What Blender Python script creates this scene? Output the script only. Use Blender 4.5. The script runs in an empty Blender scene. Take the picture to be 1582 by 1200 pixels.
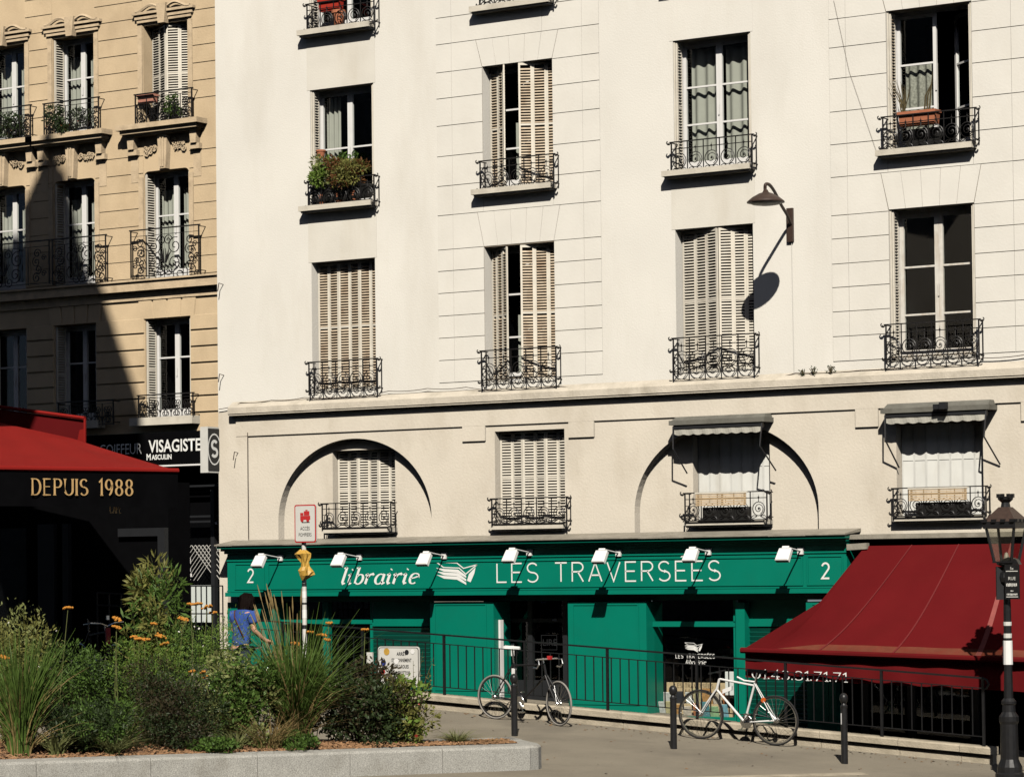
import bpy, bmesh, math, random
from math import pi, sin, cos, radians, sqrt, atan2
from mathutils import Vector, Matrix
random.seed(7)
SC = bpy.context.scene
COL = SC.collection
# ------------------------------------------------------------------ camera
FPX, PPY = 4500.0, 753.65
FW = Vector((-0.54361745, 0.8388362, 0.02887733)); RT = Vector((0.83896039, 0.54407956, -0.01108576)); UP = Vector((0.0250107, -0.01820052, 0.99952149))
CAM = Vector((0, -39.1, 2.5))
cd = bpy.data.cameras.new("camera"); co = bpy.data.objects.new("camera", cd); COL.objects.link(co)
cd.sensor_width = 36; cd.lens = 36 * FPX / 1582; cd.shift_y = (PPY - 600) / 1582; cd.clip_end = 600; cd.clip_start = 1
m = Matrix((RT, UP, -FW)).transposed().to_4x4(); m.translation = CAM
co.matrix_world = m
SC.camera = co
# ------------------------------------------------------------------ sky, sun, exposure
SUNX, SUNZ = 0.62, 0.98
SUN = Vector((SUNX, -1.0, SUNZ)).normalized()
w = bpy.data.worlds.new("World"); SC.world = w; w.use_nodes = True
wn = w.node_tree.nodes; wl = w.node_tree.links
sky = wn.new("ShaderNodeTexSky"); sky.sky_type = 'NISHITA'; sky.sun_disc = False
sky.sun_elevation = math.asin(SUN.z); sky.sun_rotation = math.atan2(SUN.x, SUN.y)
sky.air_density = 0.5; sky.dust_density = 0.8; sky.ozone_density = 0.0; sky.altitude = 300
wl.new(sky.outputs[0], wn["Background"].inputs[0]); wn["Background"].inputs[1].default_value = 0.05
sl = bpy.data.lights.new("sun", 'SUN'); sl.energy = 5.0; sl.angle = radians(0.5); sl.color = (1.0, 0.94, 0.85)
so = bpy.data.objects.new("sun", sl); COL.objects.link(so); so.rotation_euler = SUN.to_track_quat('Z', 'Y').to_euler(); so.location = (0, -30, 40)
SC.view_settings.view_transform = 'Standard'; SC.view_settings.look = 'None'; SC.view_settings.exposure = 0.02; SC.view_settings.gamma = 1
SC.view_settings.use_curve_mapping = False
SC.cycles.diffuse_bounces = 0
SC.cycles.max_bounces = 10

# ------------------------------------------------------------------ placement helpers (survey of the real planes)
def ray(px, py): return FW + RT * ((px - 791) / FPX) + UP * ((PPY - py) / FPX)
def P(px, py, y=0.0):
    d = ray(px, py); return CAM + d * ((y - CAM.y) / d.y)
def PZ(px, py, z):
    d = ray(px, py); return CAM + d * ((z - CAM.z) / d.z)
GA, GB, GC = -1.206, -0.065, 0.02
def gz(x, y): return GA + GB * x + GC * y
def PG(px, py):
    d = ray(px, py); t = (GA + GB * CAM.x + GC * CAM.y - CAM.z) / (d.z - GB * d.x - GC * d.y); return CAM + d * t

# ------------------------------------------------------------------ materials
MATS = {}
def M(name, rgb, rough=0.7, var=0.12, scale=6.0, bump=0.0, bscale=60.0, metal=0.0, dirt=0.0, dirtcol=(0.25, 0.2, 0.14), dscale=1.2, streak=0.0, spec=0.4, fine=0.0, fscale=200, trans=0.0):
    if name in MATS: return MATS[name]
    mt = bpy.data.materials.new(name); mt.use_nodes = True; nt = mt.node_tree; N = nt.nodes; L = nt.links
    b = N["Principled BSDF"]; b.inputs["Roughness"].default_value = rough; b.inputs["Metallic"].default_value = metal
    b.inputs["Specular IOR Level"].default_value = spec
    geo = N.new("ShaderNodeNewGeometry"); pos = geo.outputs["Position"]
    n1 = N.new("ShaderNodeTexNoise"); n1.inputs["Scale"].default_value = scale; n1.inputs["Detail"].default_value = 6; L.new(pos, n1.inputs["Vector"])
    mr = N.new("ShaderNodeMapRange"); mr.inputs[1].default_value = 0.25; mr.inputs[2].default_value = 0.75
    mr.inputs[3].default_value = 1 - var; mr.inputs[4].default_value = 1 + var; L.new(n1.outputs[0], mr.inputs[0])
    mix = N.new("ShaderNodeMix"); mix.data_type = 'RGBA'; mix.blend_type = 'MULTIPLY'; mix.inputs[0].default_value = 1
    mix.inputs[6].default_value = (*rgb, 1); L.new(mr.outputs[0], mix.inputs[7]); out = mix.outputs[2]
    if fine:
        nf = N.new("ShaderNodeTexNoise"); nf.inputs["Scale"].default_value = fscale; nf.inputs["Detail"].default_value = 3; L.new(pos, nf.inputs["Vector"])
        r2 = N.new("ShaderNodeMapRange"); r2.inputs[1].default_value = 0.3; r2.inputs[2].default_value = 0.7; r2.inputs[3].default_value = 1 - fine; r2.inputs[4].default_value = 1 + fine
        L.new(nf.outputs[0], r2.inputs[0])
        mf = N.new("ShaderNodeMix"); mf.data_type = 'RGBA'; mf.blend_type = 'MULTIPLY'; mf.inputs[0].default_value = 1
        L.new(out, mf.inputs[6]); L.new(r2.outputs[0], mf.inputs[7]); out = mf.outputs[2]
    if dirt:
        mp = N.new("ShaderNodeMapping"); mp.inputs["Scale"].default_value = (1, 1, 1 - streak * 0.88) if streak else (1, 1, 1); L.new(pos, mp.inputs[0])
        n2 = N.new("ShaderNodeTexNoise"); n2.inputs["Scale"].default_value = dscale; n2.inputs["Detail"].default_value = 8; n2.inputs["Roughness"].default_value = 0.65; L.new(mp.outputs[0], n2.inputs["Vector"])
        r3 = N.new("ShaderNodeMapRange"); r3.inputs[1].default_value = 0.48; r3.inputs[2].default_value = 0.78; r3.inputs[3].default_value = 0; r3.inputs[4].default_value = dirt
        L.new(n2.outputs[0], r3.inputs[0])
        md = N.new("ShaderNodeMix"); md.data_type = 'RGBA'; L.new(r3.outputs[0], md.inputs[0]); L.new(out, md.inputs[6]); md.inputs[7].default_value = (*dirtcol, 1); out = md.outputs[2]
    L.new(out, b.inputs["Base Color"])
    if bump:
        nb = N.new("ShaderNodeTexNoise"); nb.inputs["Scale"].default_value = bscale; nb.inputs["Detail"].default_value = 5; L.new(pos, nb.inputs["Vector"])
        bp = N.new("ShaderNodeBump"); bp.inputs["Strength"].default_value = bump; bp.inputs["Distance"].default_value = 0.02; L.new(nb.outputs[0], bp.inputs["Height"]); L.new(bp.outputs[0], b.inputs["Normal"])
    if trans:
        tr = N.new("ShaderNodeBsdfTranslucent"); L.new(out, tr.inputs[0]); ms = N.new("ShaderNodeMixShader"); ms.inputs[0].default_value = trans
        L.new(b.outputs[0], ms.inputs[1]); L.new(tr.outputs[0], ms.inputs[2]); L.new(ms.outputs[0], N["Material Output"].inputs[0])
    MATS[name] = mt; return mt
def glass(name, tint=(0.92, 0.96, 0.95), r=0.02):
    mt = bpy.data.materials.new(name); mt.use_nodes = True; nt = mt.node_tree; N = nt.nodes; L = nt.links
    N.remove(N["Principled BSDF"])
    tr = N.new("ShaderNodeBsdfTransparent"); tr.inputs[0].default_value = (*tint, 1)
    gl = N.new("ShaderNodeBsdfGlossy"); gl.inputs["Roughness"].default_value = r; gl.inputs[0].default_value = (1, 1, 1, 1)
    fr = N.new("ShaderNodeFresnel"); g_ = N.new("ShaderNodeNewGeometry"); io = N.new("ShaderNodeMapRange"); io.inputs[3].default_value = 1.5; io.inputs[4].default_value = 1 / 1.5; L.new(g_.outputs["Backfacing"], io.inputs[0]); L.new(io.outputs[0], fr.inputs[0])
    ms = N.new("ShaderNodeMixShader"); L.new(fr.outputs[0], ms.inputs[0]); L.new(tr.outputs[0], ms.inputs[1]); L.new(gl.outputs[0], ms.inputs[2]); L.new(ms.outputs[0], N["Material Output"].inputs[0])
    MATS[name] = mt; return mt

white_render = M("white_render", (0.815, 0.785, 0.71), 0.85, 0.05, 0.7, 0.15, 35, dirt=0.38, dirtcol=(0.56, 0.51, 0.42), dscale=0.9, streak=0.8, fine=0.02, fscale=90)
beige_render = M("beige_render", (0.73, 0.665, 0.555), 0.88, 0.06, 1.2, 0.2, 25, dirt=0.34, dirtcol=(0.36, 0.29, 0.19), dscale=1.3, streak=0.55, fine=0.03, fscale=90)
block_render = M("block_render", (0.80, 0.77, 0.695), 0.85, 0.045, 1.6, 0.12, 35, dirt=0.14, dirtcol=(0.5, 0.43, 0.33), dscale=1.1, streak=0.6, fine=0.02)
spandrel_render = M("spandrel_render", (0.76, 0.725, 0.64), 0.88, 0.05, 2, 0.12, 35, dirt=0.35, dirtcol=(0.5, 0.43, 0.31), dscale=1.6, streak=0.95)
sill_stone = M("sill_stone", (0.66, 0.61, 0.51), 0.85, 0.1, 4, 0.2, 50, dirt=0.4, dirtcol=(0.2, 0.17, 0.12), dscale=3)
cornice_stone = M("cornice_stone", (0.62, 0.56, 0.46), 0.88, 0.12, 3, 0.3, 30, dirt=0.5, dirtcol=(0.17, 0.15, 0.09), dscale=2.5)
joint_mortar = M("joint_mortar", (0.24, 0.2, 0.15), 0.9, 0.1, 5)
tan_stone = M("tan_stone", (0.66, 0.51, 0.325), 0.88, 0.09, 2.2, 0.2, 40, dirt=0.3, dirtcol=(0.34, 0.23, 0.12), dscale=1.5, streak=0.4, fine=0.05, fscale=60)
tan_trim = M("tan_trim", (0.64, 0.50, 0.33), 0.88, 0.12, 5, 0.3, 40, dirt=0.5, dirtcol=(0.2, 0.14, 0.08), dscale=4)
iron = M("iron", (0.012, 0.011, 0.011), 0.5, 0.2, 20, spec=0.4)
brown_iron = M("brown_iron", (0.05, 0.03, 0.022), 0.55, 0.25, 20)
shutter_cream = M("shutter_cream", (0.74, 0.69, 0.585), 0.6, 0.08, 6, dirt=0.3, dirtcol=(0.36, 0.26, 0.14), dscale=5, streak=0.7)
slat_rusty = M("slat_rusty", (0.64, 0.53, 0.39), 0.65, 0.12, 8, dirt=0.75, dirtcol=(0.24, 0.12, 0.05), dscale=5, streak=0.5)
shutter_white = M("shutter_white", (0.78, 0.78, 0.73), 0.55, 0.05, 5, dirt=0.4, dirtcol=(0.4, 0.33, 0.22), dscale=4, streak=0.95)
frame_white = M("frame_white", (0.80, 0.79, 0.76), 0.45, 0.04, 8)
frame_worn = M("frame_worn", (0.72, 0.69, 0.62), 0.6, 0.1, 12, dirt=0.7, dirtcol=(0.38, 0.25, 0.12), dscale=9, streak=0.9)
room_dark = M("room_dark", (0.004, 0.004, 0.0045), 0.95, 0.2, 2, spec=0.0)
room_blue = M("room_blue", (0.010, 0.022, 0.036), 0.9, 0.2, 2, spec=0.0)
curtain = M("curtain", (0.62, 0.60, 0.52), 0.9, 0.05, 6, trans=0.3)
lace = M("lace", (0.45, 0.43, 0.36), 0.9, 0.45, 30, trans=0.3)
pane = glass("pane"); lantern_glass = glass("lantern_glass", (0.8, 0.8, 0.76), 0.1)
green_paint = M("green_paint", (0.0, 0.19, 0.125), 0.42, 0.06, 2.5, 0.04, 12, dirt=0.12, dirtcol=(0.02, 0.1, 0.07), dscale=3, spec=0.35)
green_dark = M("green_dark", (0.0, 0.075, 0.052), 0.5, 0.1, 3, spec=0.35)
zinc = M("zinc", (0.36, 0.33, 0.27), 0.6, 0.2, 5, 0.2, 30, metal=0.2, dirt=0.5, dirtcol=(0.14, 0.12, 0.08), dscale=4)
awning_zinc = M("awning_zinc", (0.17, 0.165, 0.14), 0.6, 0.2, 6, 0.1, 30, dirt=0.5, dirtcol=(0.08, 0.07, 0.05), dscale=4)
letter_white = M("letter_white", (0.86, 0.86, 0.82), 0.5, 0.02, 5)
lamp_white = M("lamp_white", (0.84, 0.83, 0.80), 0.4, 0.03, 8)
black_paint = M("black_paint", (0.012, 0.012, 0.013), 0.4, 0.25, 15, 0.05, 40)
black_matte = M("black_matte", (0.003, 0.003, 0.0035), 0.95, 0.2, 6, spec=0.03)
charcoal = M("charcoal", (0.014, 0.015, 0.017), 0.6, 0.15, 6)
red_canvas = M("red_canvas", (0.128, 0.008, 0.0095), 0.85, 0.1, 1.6, 0.25, 120, dirt=0.35, dirtcol=(0.13, 0.012, 0.01), dscale=1.8, fine=0.06, fscale=300, trans=0.04, spec=0.08)
red_canvas_dusty = M("red_canvas_dusty", (0.17, 0.05, 0.03), 0.9, 0.2, 4, 0.25, 120, dirt=0.6, dirtcol=(0.2, 0.02, 0.015), dscale=5, spec=0.08)
bright_red_canvas = M("bright_red_canvas", (0.25, 0.015, 0.012), 0.8, 0.08, 1.6, 0.2, 120, dirt=0.3, dirtcol=(0.28, 0.02, 0.015), dscale=2, fine=0.05, fscale=300, trans=0.04, spec=0.08)
seam_red = M("seam_red", (0.155, 0.014, 0.014), 0.8, 0.1, 5)
gold = M("gold", (0.62, 0.40, 0.17), 0.5, 0.2, 10, metal=0.2)
asphalt = M("asphalt", (0.285, 0.25, 0.19), 0.92, 0.12, 0.9, 0.5, 220, dirt=0.6, dirtcol=(0.12, 0.105, 0.085), dscale=0.6, fine=0.22, fscale=160)
roadway_asphalt = M("roadway_asphalt", (0.055, 0.052, 0.048), 0.9, 0.15, 0.9, 0.4, 200, fine=0.2, fscale=160)
granite = M("granite", (0.40, 0.39, 0.35), 0.8, 0.1, 3, 0.35, 150, dirt=0.5, dirtcol=(0.16, 0.14, 0.1), dscale=2.2, fine=0.42, fscale=85)
old_stone = M("old_stone", (0.46, 0.40, 0.30), 0.9, 0.16, 4, 0.5, 45, dirt=0.6, dirtcol=(0.14, 0.12, 0.07), dscale=3.5, fine=0.1, fscale=120)
mulch_mat = M("mulch_mat", (0.26, 0.15, 0.085), 0.95, 0.45, 30, 0.8, 60)
terracotta = M("terracotta", (0.42, 0.15, 0.075), 0.8, 0.15, 8, 0.1, 50)
red_plastic = M("red_plastic", (0.42, 0.035, 0.02), 0.5, 0.1, 8)
wood_slat = M("wood_slat", (0.60, 0.44, 0.26), 0.7, 0.2, 12, 0.1, 40)
plastic_black = M("plastic_black", (0.014, 0.014, 0.013), 0.5, 0.2, 8)
chrome = M("chrome", (0.55, 0.55, 0.54), 0.25, 0.05, 8, metal=1.0)
tyre = M("tyre", (0.018, 0.017, 0.017), 0.8, 0.15, 20)
tyre_grey = M("tyre_grey", (0.28, 0.26, 0.23), 0.8, 0.15, 20)
bike_white = M("bike_white", (0.76, 0.75, 0.72), 0.3, 0.03, 8)
bike_black = M("bike_black", (0.015, 0.015, 0.016), 0.35, 0.1, 8)
skin_mat = M("skin_mat", (0.58, 0.33, 0.22), 0.55, 0.06, 10)
hair_mat = M("hair_mat", (0.007, 0.004, 0.003), 0.7, 0.3, 60, spec=0.05)
shirt_blue = M("shirt_blue", (0.035, 0.085, 0.33), 0.85, 0.12, 14, 0.1, 40)
jeans = M("jeans", (0.03, 0.04, 0.07), 0.85, 0.15, 20)
leather = M("leather", (0.11, 0.04, 0.02), 0.6, 0.1, 10)
sign_grey = M("sign_grey", (0.66, 0.65, 0.60), 0.5, 0.05, 8)
sign_red = M("sign_red", (0.50, 0.03, 0.03), 0.5, 0.05, 8)
yellow_plastic = M("yellow_plastic", (0.62, 0.37, 0.07), 0.45, 0.15, 10, 0.3, 15, trans=0.1)
sign_blue = M("sign_blue", (0.03, 0.05, 0.25), 0.5, 0.05, 8)

# ------------------------------------------------------------------ mesh building
class MB:
    def __init__(s): s.v = []; s.f = []
    def face_set(s, vs, fs):
        o = len(s.v); s.v += [tuple(q) for q in vs]; s.f += [tuple(o + i for i in f) for f in fs]
    def box(s, x0, x1, y0, y1, z0, z1):
        s.face_set([(x0, y0, z0), (x1, y0, z0), (x1, y1, z0), (x0, y1, z0), (x0, y0, z1), (x1, y0, z1), (x1, y1, z1), (x0, y1, z1)],
                   [(0, 3, 2, 1), (4, 5, 6, 7), (0, 1, 5, 4), (1, 2, 6, 5), (2, 3, 7, 6), (3, 0, 4, 7)]); return s
    def obox(s, c, ax, ay, az):   # oriented box, half axes
        c = Vector(c); ax = Vector(ax); ay = Vector(ay); az = Vector(az); vs = []
        for k in (-1, 1):
            for a, b in ((-1, -1), (1, -1), (1, 1), (-1, 1)): vs.append(c + ax * a + ay * b + az * k)
        s.face_set(vs, [(0, 3, 2, 1), (4, 5, 6, 7), (0, 1, 5, 4), (1, 2, 6, 5), (2, 3, 7, 6), (3, 0, 4, 7)]); return s
    def beam(s, a, b, wd, hh, upv=(0, 0, 1)):
        a = Vector(a); b = Vector(b); d = (b - a); l = d.length
        if l < 1e-6: return s
        d /= l; u = Vector(upv); sd = d.cross(u)
        if sd.length < 1e-4: sd = d.cross(Vector((0, 1, 0)))
        sd.normalize(); u = sd.cross(d)
        return s.obox((a + b) / 2, d * l / 2, sd * wd / 2, u * hh / 2)
    def block(s, x0, x1, z0, z1, yf, yb, ch=0.008):   # wall stone with chamfered face
        s.face_set([(x0, yb, z0), (x1, yb, z0), (x1, yb, z1), (x0, yb, z1), (x0 + ch, yf, z0 + ch), (x1 - ch, yf, z0 + ch), (x1 - ch, yf, z1 - ch), (x0 + ch, yf, z1 - ch)],
                   [(4, 5, 6, 7), (0, 1, 5, 4), (1, 2, 6, 5), (2, 3, 7, 6), (3, 0, 4, 7)]); return s
    def tube(s, pts, r, n=4, closed=False, cap=True):
        pts = [Vector(p) for p in pts]; k = len(pts); rs = r if isinstance(r, (list, tuple)) else [r] * k
        o = len(s.v); prev = None
        for i, p in enumerate(pts):
            if closed: t = pts[(i + 1) % k] - pts[i - 1]
            else: t = pts[min(i + 1, k - 1)] - pts[max(i - 1, 0)]
            if t.length < 1e-9: t = Vector((0, 0, 1))
            t.normalize()
            if prev is None:
                u = t.cross(Vector((0, 1, 0)) if abs(t.y) < 0.9 else Vector((1, 0, 0)))
            else:
                u = prev - t * prev.dot(t)
                if u.length < 1e-6: u = t.orthogonal()
            u.normalize(); prev = u; v2 = t.cross(u)
            for j in range(n):
                a = 2 * pi * (j + 0.5) / n; s.v.append(tuple(p + (u * cos(a) + v2 * sin(a)) * rs[i]))
        for i in range(k if closed else k - 1):
            a = o + i * n; b = o + ((i + 1) % k) * n
            for j in range(n): s.f.append((a + j, a + (j + 1) % n, b + (j + 1) % n, b + j))
        if cap and not closed:
            s.f.append(tuple(o + j for j in range(n))[::-1]); s.f.append(tuple(o + (k - 1) * n + j for j in range(n)))
        return s
    def lathe(s, prof, n=16, c=(0, 0, 0), axis=None):
        c = Vector(c); o = len(s.v)
        if axis is None: X, Yv, A = Vector((1, 0, 0)), Vector((0, 1, 0)), Vector((0, 0, 1))
        else:
            A = Vector(axis).normalized(); X = A.orthogonal().normalized(); Yv = A.cross(X)
        for r, h in prof:
            for j in range(n):
                a = 2 * pi * j / n; s.v.append(tuple(c + X * (r * cos(a)) + Yv * (r * sin(a)) + A * h))
        for i in range(len(prof) - 1):
            for j in range(n):
                a = o + i * n; s.f.append((a + j, a + (j + 1) % n, a + n + (j + 1) % n, a + n + j))
        s.f.append(tuple(o + j for j in range(n))[::-1]); s.f.append(tuple(o + (len(prof) - 1) * n + j for j in range(n)))
        return s
    def prism(s, poly, y0, y1):   # polygon in x,z extruded along y
        n = len(poly); o = len(s.v)
        s.v += [(x, y0, z) for x, z in poly] + [(x, y1, z) for x, z in poly]
        s.f.append(tuple(o + i for i in range(n))); s.f.append(tuple(o + n + i for i in range(n))[::-1])
        for i in range(n): j = (i + 1) % n; s.f.append((o + i, o + n + i, o + n + j, o + j))
        return s
    def mesh(s, name, smooth=False):
        me = bpy.data.meshes.new(name); me.from_pydata(s.v, [], s.f); me.update()
        if smooth:
            me.polygons.foreach_set("use_smooth", [True] * len(me.polygons))
        return me
    def build(s, name, mat=None, parent=None, smooth=False, loc=None, fix=True):
        me = s.mesh(name, smooth)
        if fix:
            bm = bmesh.new(); bm.from_mesh(me); bmesh.ops.recalc_face_normals(bm, faces=bm.faces); bm.to_mesh(me); bm.free()
        if mat: me.materials.append(mat)
        return link(name, me, parent, loc)
def smooth_path(pts, k=5):
    pts = [Vector(p) for p in pts]; out = []
    for i in range(len(pts) - 1):
        p0, p1, p2, p3 = pts[max(i - 1, 0)], pts[i], pts[i + 1], pts[min(i + 2, len(pts) - 1)]
        for j in range(k):
            t = j / k; out.append(.5 * ((2 * p1) + (p2 - p0) * t + (2 * p0 - 5 * p1 + 4 * p2 - p3) * t * t + (3 * p1 - p0 - 3 * p2 + p3) * t ** 3))
    return out + [pts[-1]]
def link(name, me, parent=None, loc=None):
    o = bpy.data.objects.new(name, me); COL.objects.link(o)
    if parent is not None: o.parent = parent
    if loc is not None: o.location = loc
    return o
def tag(o, label, cat, group=None):
    o["label"] = label; o["category"] = cat
    if group: o["group"] = group
    return o
def thing(name, label, cat, group=None, loc=(0, 0, 0), rz=0):
    o = bpy.data.objects.new(name, None); COL.objects.link(o); o.location = loc; o.rotation_euler = (0, 0, rz); o.empty_display_size = 0.1
    return tag(o, label, cat, group)
def structure(o): o["kind"] = "structure"; return o
def stuff(o): o["kind"] = "stuff"; return o
def copy_tree(o, parent=None):
    c = o.copy(); COL.objects.link(c)
    if parent is not None: c.parent = parent
    for ch in list(o.children): copy_tree(ch, c)
    return c
def sheet(outer, holes, y0, thick, name, mat, parent=None):   # wall slab in the x,z plane with holes, front at y0
    cu = bpy.data.curves.new("tmp", 'CURVE'); cu.dimensions = '2D'; cu.fill_mode = 'BOTH'; cu.extrude = thick / 2
    for poly in [outer] + holes:
        sp = cu.splines.new('POLY'); sp.points.add(len(poly) - 1); sp.use_cyclic_u = True
        for i, (x, z) in enumerate(poly): sp.points[i].co = (x, z, 0, 1)
    ob = bpy.data.objects.new("tmp", cu); COL.objects.link(ob)
    me = bpy.data.meshes.new_from_object(ob.evaluated_get(bpy.context.evaluated_depsgraph_get()))
    bpy.data.objects.remove(ob); bpy.data.curves.remove(cu)
    for v in me.vertices: x, z, h = v.co; v.co = (x, y0 + thick / 2 - h, z)
    me.name = name; me.materials.clear(); me.materials.append(mat)
    me.polygons.foreach_set('use_smooth', [False] * len(me.polygons)); me.update()
    return link(name, me, parent)
def rect(x0, x1, z0, z1): return [(x0, z0), (x1, z0), (x1, z1), (x0, z1)]

# ------------------------------------------------------------------ lettering: stroke glyphs (sans, serif) and the built-in font
def arc(cx, cy, rx, ry, a0, a1, n=12): return [(cx + rx * cos(radians(a0 + (a1 - a0) * i / n)), cy + ry * sin(radians(a0 + (a1 - a0) * i / n))) for i in range(n + 1)]
GLY = {
 'L': (0.5, [[(0, 1), (0, 0), (.5, 0)]]), 'E': (0.52, [[(.52, 1), (0, 1), (0, 0), (.52, 0)], [(0, .52), (.46, .52)]]), 'F': (0.5, [[(.5, 1), (0, 1), (0, 0)], [(0, .52), (.42, .52)]]),
 'S': (0.56, [arc(.28, .75, .26, .25, 30, 270, 12) + arc(.28, .25, .28, .25, 90, -150, 12)]), 'T': (0.6, [[(0, 1), (.6, 1)], [(.3, 1), (.3, 0)]]),
 'R': (0.56, [[(0, 0), (0, 1), (.28, 1)] + arc(.3, .76, .25, .24, 90, -90, 10) + [(0, .52)], [(.28, .52), (.56, 0)]]), 'A': (0.66, [[(0, 0), (.33, 1), (.66, 0)], [(.12, .33), (.54, .33)]]),
 'V': (0.64, [[(0, 1), (.32, 0), (.64, 1)]]), 'D': (0.62, [[(0, 0), (0, 1), (.22, 1)] + arc(.22, .5, .4, .5, 90, -90, 14) + [(0, 0)]]), 'P': (0.52, [[(0, 0), (0, 1), (.26, 1)] + arc(.27, .74, .25, .26, 90, -90, 10) + [(0, .48)]]),
 'U': (0.62, [[(0, 1), (0, .3)] + arc(.31, .3, .31, .3, 180, 360, 12) + [(.62, 1)]]), 'I': (0.0, [[(0, 0), (0, 1)]]), 'C': (0.62, [arc(.36, .5, .36, .5, 45, 315, 16)]),
 '2': (0.52, [arc(.26, .74, .25, .26, 165, -30, 12) + [(0, 0), (.53, 0)]]), '1': (0.22, [[(0, .82), (.2, 1), (.2, 0)]]), '9': (0.52, [arc(.26, .68, .25, .32, 0, 360, 18), [(.51, .68)] + arc(.2, .55, .31, .55, 5, -75, 8)]),
 '8': (0.52, [arc(.26, .76, .22, .24, 270, 630, 16), arc(.26, .26, .26, .26, 90, 450, 18)]), '0': (0.54, [arc(.27, .5, .27, .5, 90, 450, 20)]), '4': (0.54, [[(.4, 0), (.4, 1), (0, .3), (.56, .3)]]),
 '3': (0.5, [arc(.24, .76, .22, .24, 150, -80, 10) + arc(.24, .26, .26, .26, 85, -150, 12)]), '7': (0.5, [[(0, 1), (.5, 1), (.16, 0)]]), '.': (0.1, [[(.05, .0), (.05, .13)]]), ' ': (0.34, []),
 'É': (0.52, [[(.52, 1), (0, 1), (0, 0), (.52, 0)], [(0, .52), (.46, .52)], [(.2, 1.12), (.36, 1.28)]]),
 'l': (0.2, [[(.06, 1.06), (.06, .12), (.1, .02), (.2, .06)], [(-.06, .98), (.06, 1.06)]]), 'i': (0.2, [[(.06, .62), (.06, .12), (.1, .02), (.2, .06)], [(-.06, .54), (.06, .64)], [(.06, .86), (.07, .92)]]),
 'b': (0.42, [[(.06, 1.06), (.06, .1)] + arc(.22, .3, .17, .3, 225, 500, 14), [(-.06, .98), (.06, 1.06)]]), 'r': (0.36, [[(-.06, .54), (.06, .64)], [(.06, .62), (.06, 0)], [(.06, .36), (.16, .58), (.28, .63), (.33, .54)]]),
 'a': (0.46, [arc(.2, .3, .18, .31, 60, 330, 14), [(.36, .62), (.36, .12), (.4, .02), (.5, .08)]]), 'e': (0.4, [[(.04, .32), (.2, .36), (.36, .46)] + arc(.2, .44, .165, .19, 5, 165, 8) + arc(.2, .3, .18, .3, 165, 310, 10)]),
}
SERIF = {'D': [(0, 0), (0, 1)], 'E': [(0, 0), (0, 1)], 'P': [(0, 0), (0, 1)], 'U': [(0, 1), (.62, 1)], 'I': [(0, 0), (0, 1)], '1': [(.2, 0)], 'F': [(0, 0), (0, 1)], 'A': [(0, 0), (.66, 0)], 'É': [(0, 0), (0, 1)], '4': [(.4, 0)], '7': []}
def ribbon(mb, pts, thick, thin, place):
    n = len(pts)
    if n < 2: return
    def wd(d):
        if thick == thin: return thick
        a = abs(d[1]) / max(1e-9, math.hypot(*d)); return thin + (thick - thin) * a ** 1.5
    L, R = [], []
    for i in range(n):
        d0 = (pts[i][0] - pts[i - 1][0], pts[i][1] - pts[i - 1][1]) if i else None
        d1 = (pts[i + 1][0] - pts[i][0], pts[i + 1][1] - pts[i][1]) if i < n - 1 else None
        if d0 is None: d0 = d1
        if d1 is None: d1 = d0
        l0, l1 = math.hypot(*d0) or 1e-9, math.hypot(*d1) or 1e-9
        u0 = (d0[0] / l0, d0[1] / l0); u1 = (d1[0] / l1, d1[1] / l1)
        nx, ny = -(u0[1] + u1[1]), u0[0] + u1[0]; ln = math.hypot(nx, ny) or 1e-9; nx /= ln; ny /= ln
        c = max(0.45, nx * -u0[1] + ny * u0[0]); h = (wd(d0) + wd(d1)) / 4 / c
        L.append((pts[i][0] + nx * h, pts[i][1] + ny * h)); R.append((pts[i][0] - nx * h, pts[i][1] - ny * h))
    o = len(mb.v); mb.v += [tuple(place(*q)) for q in L] + [tuple(place(*q)) for q in R]
    for i in range(n - 1): mb.f.append((o + i, o + i + 1, o + n + i + 1, o + n + i))
def strokes(text, h, place, style='sans', gap=0.24, thick=0.1, thin=None, slant=0.0, wscale=1.0):
    """place(u, v): metres along / up the text line -> world point; returns MB and length"""
    mb = MB(); x = 0.0; thin = thick if thin is None else thin
    for ch in text:
        wdt, sts = GLY[ch]
        for st in sts:
            pts = [((x + (px_ + slant * py_) * wscale) * h, py_ * h) for px_, py_ in st]
            ribbon(mb, pts, thick * h, thin * h, place)
        if style == 'serif':
            for sx, sy in SERIF.get(ch, []):
                ribbon(mb, [((x + (sx - .12) * wscale) * h, sy * h), ((x + (sx + .12) * wscale) * h, sy * h)], thin * h * 1.1, thin * h * 1.1, place)
        x += wdt * wscale + gap
    return mb, (x - gap) * h
def text_mesh(s, size, name, mat, parent, origin, ux, uz, align='CENTER', bold=0.0, xs=1.0):
    cu = bpy.data.curves.new("tmp", 'FONT'); cu.body = s; cu.size = size; cu.align_x = align; cu.offset = bold; cu.resolution_u = 3
    ob = bpy.data.objects.new("tmp", cu); COL.objects.link(ob)
    me = bpy.data.meshes.new_from_object(ob.evaluated_get(bpy.context.evaluated_depsgraph_get()))
    bpy.data.objects.remove(ob); bpy.data.curves.remove(cu)
    origin = Vector(origin); ux = Vector(ux).normalized(); uz = Vector(uz).normalized()
    for v in me.vertices: x, y, z = v.co; v.co = origin + ux * x * xs + uz * y
    me.name = name; me.materials.clear(); me.materials.append(mat)
    return link(name, me, parent)

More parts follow.
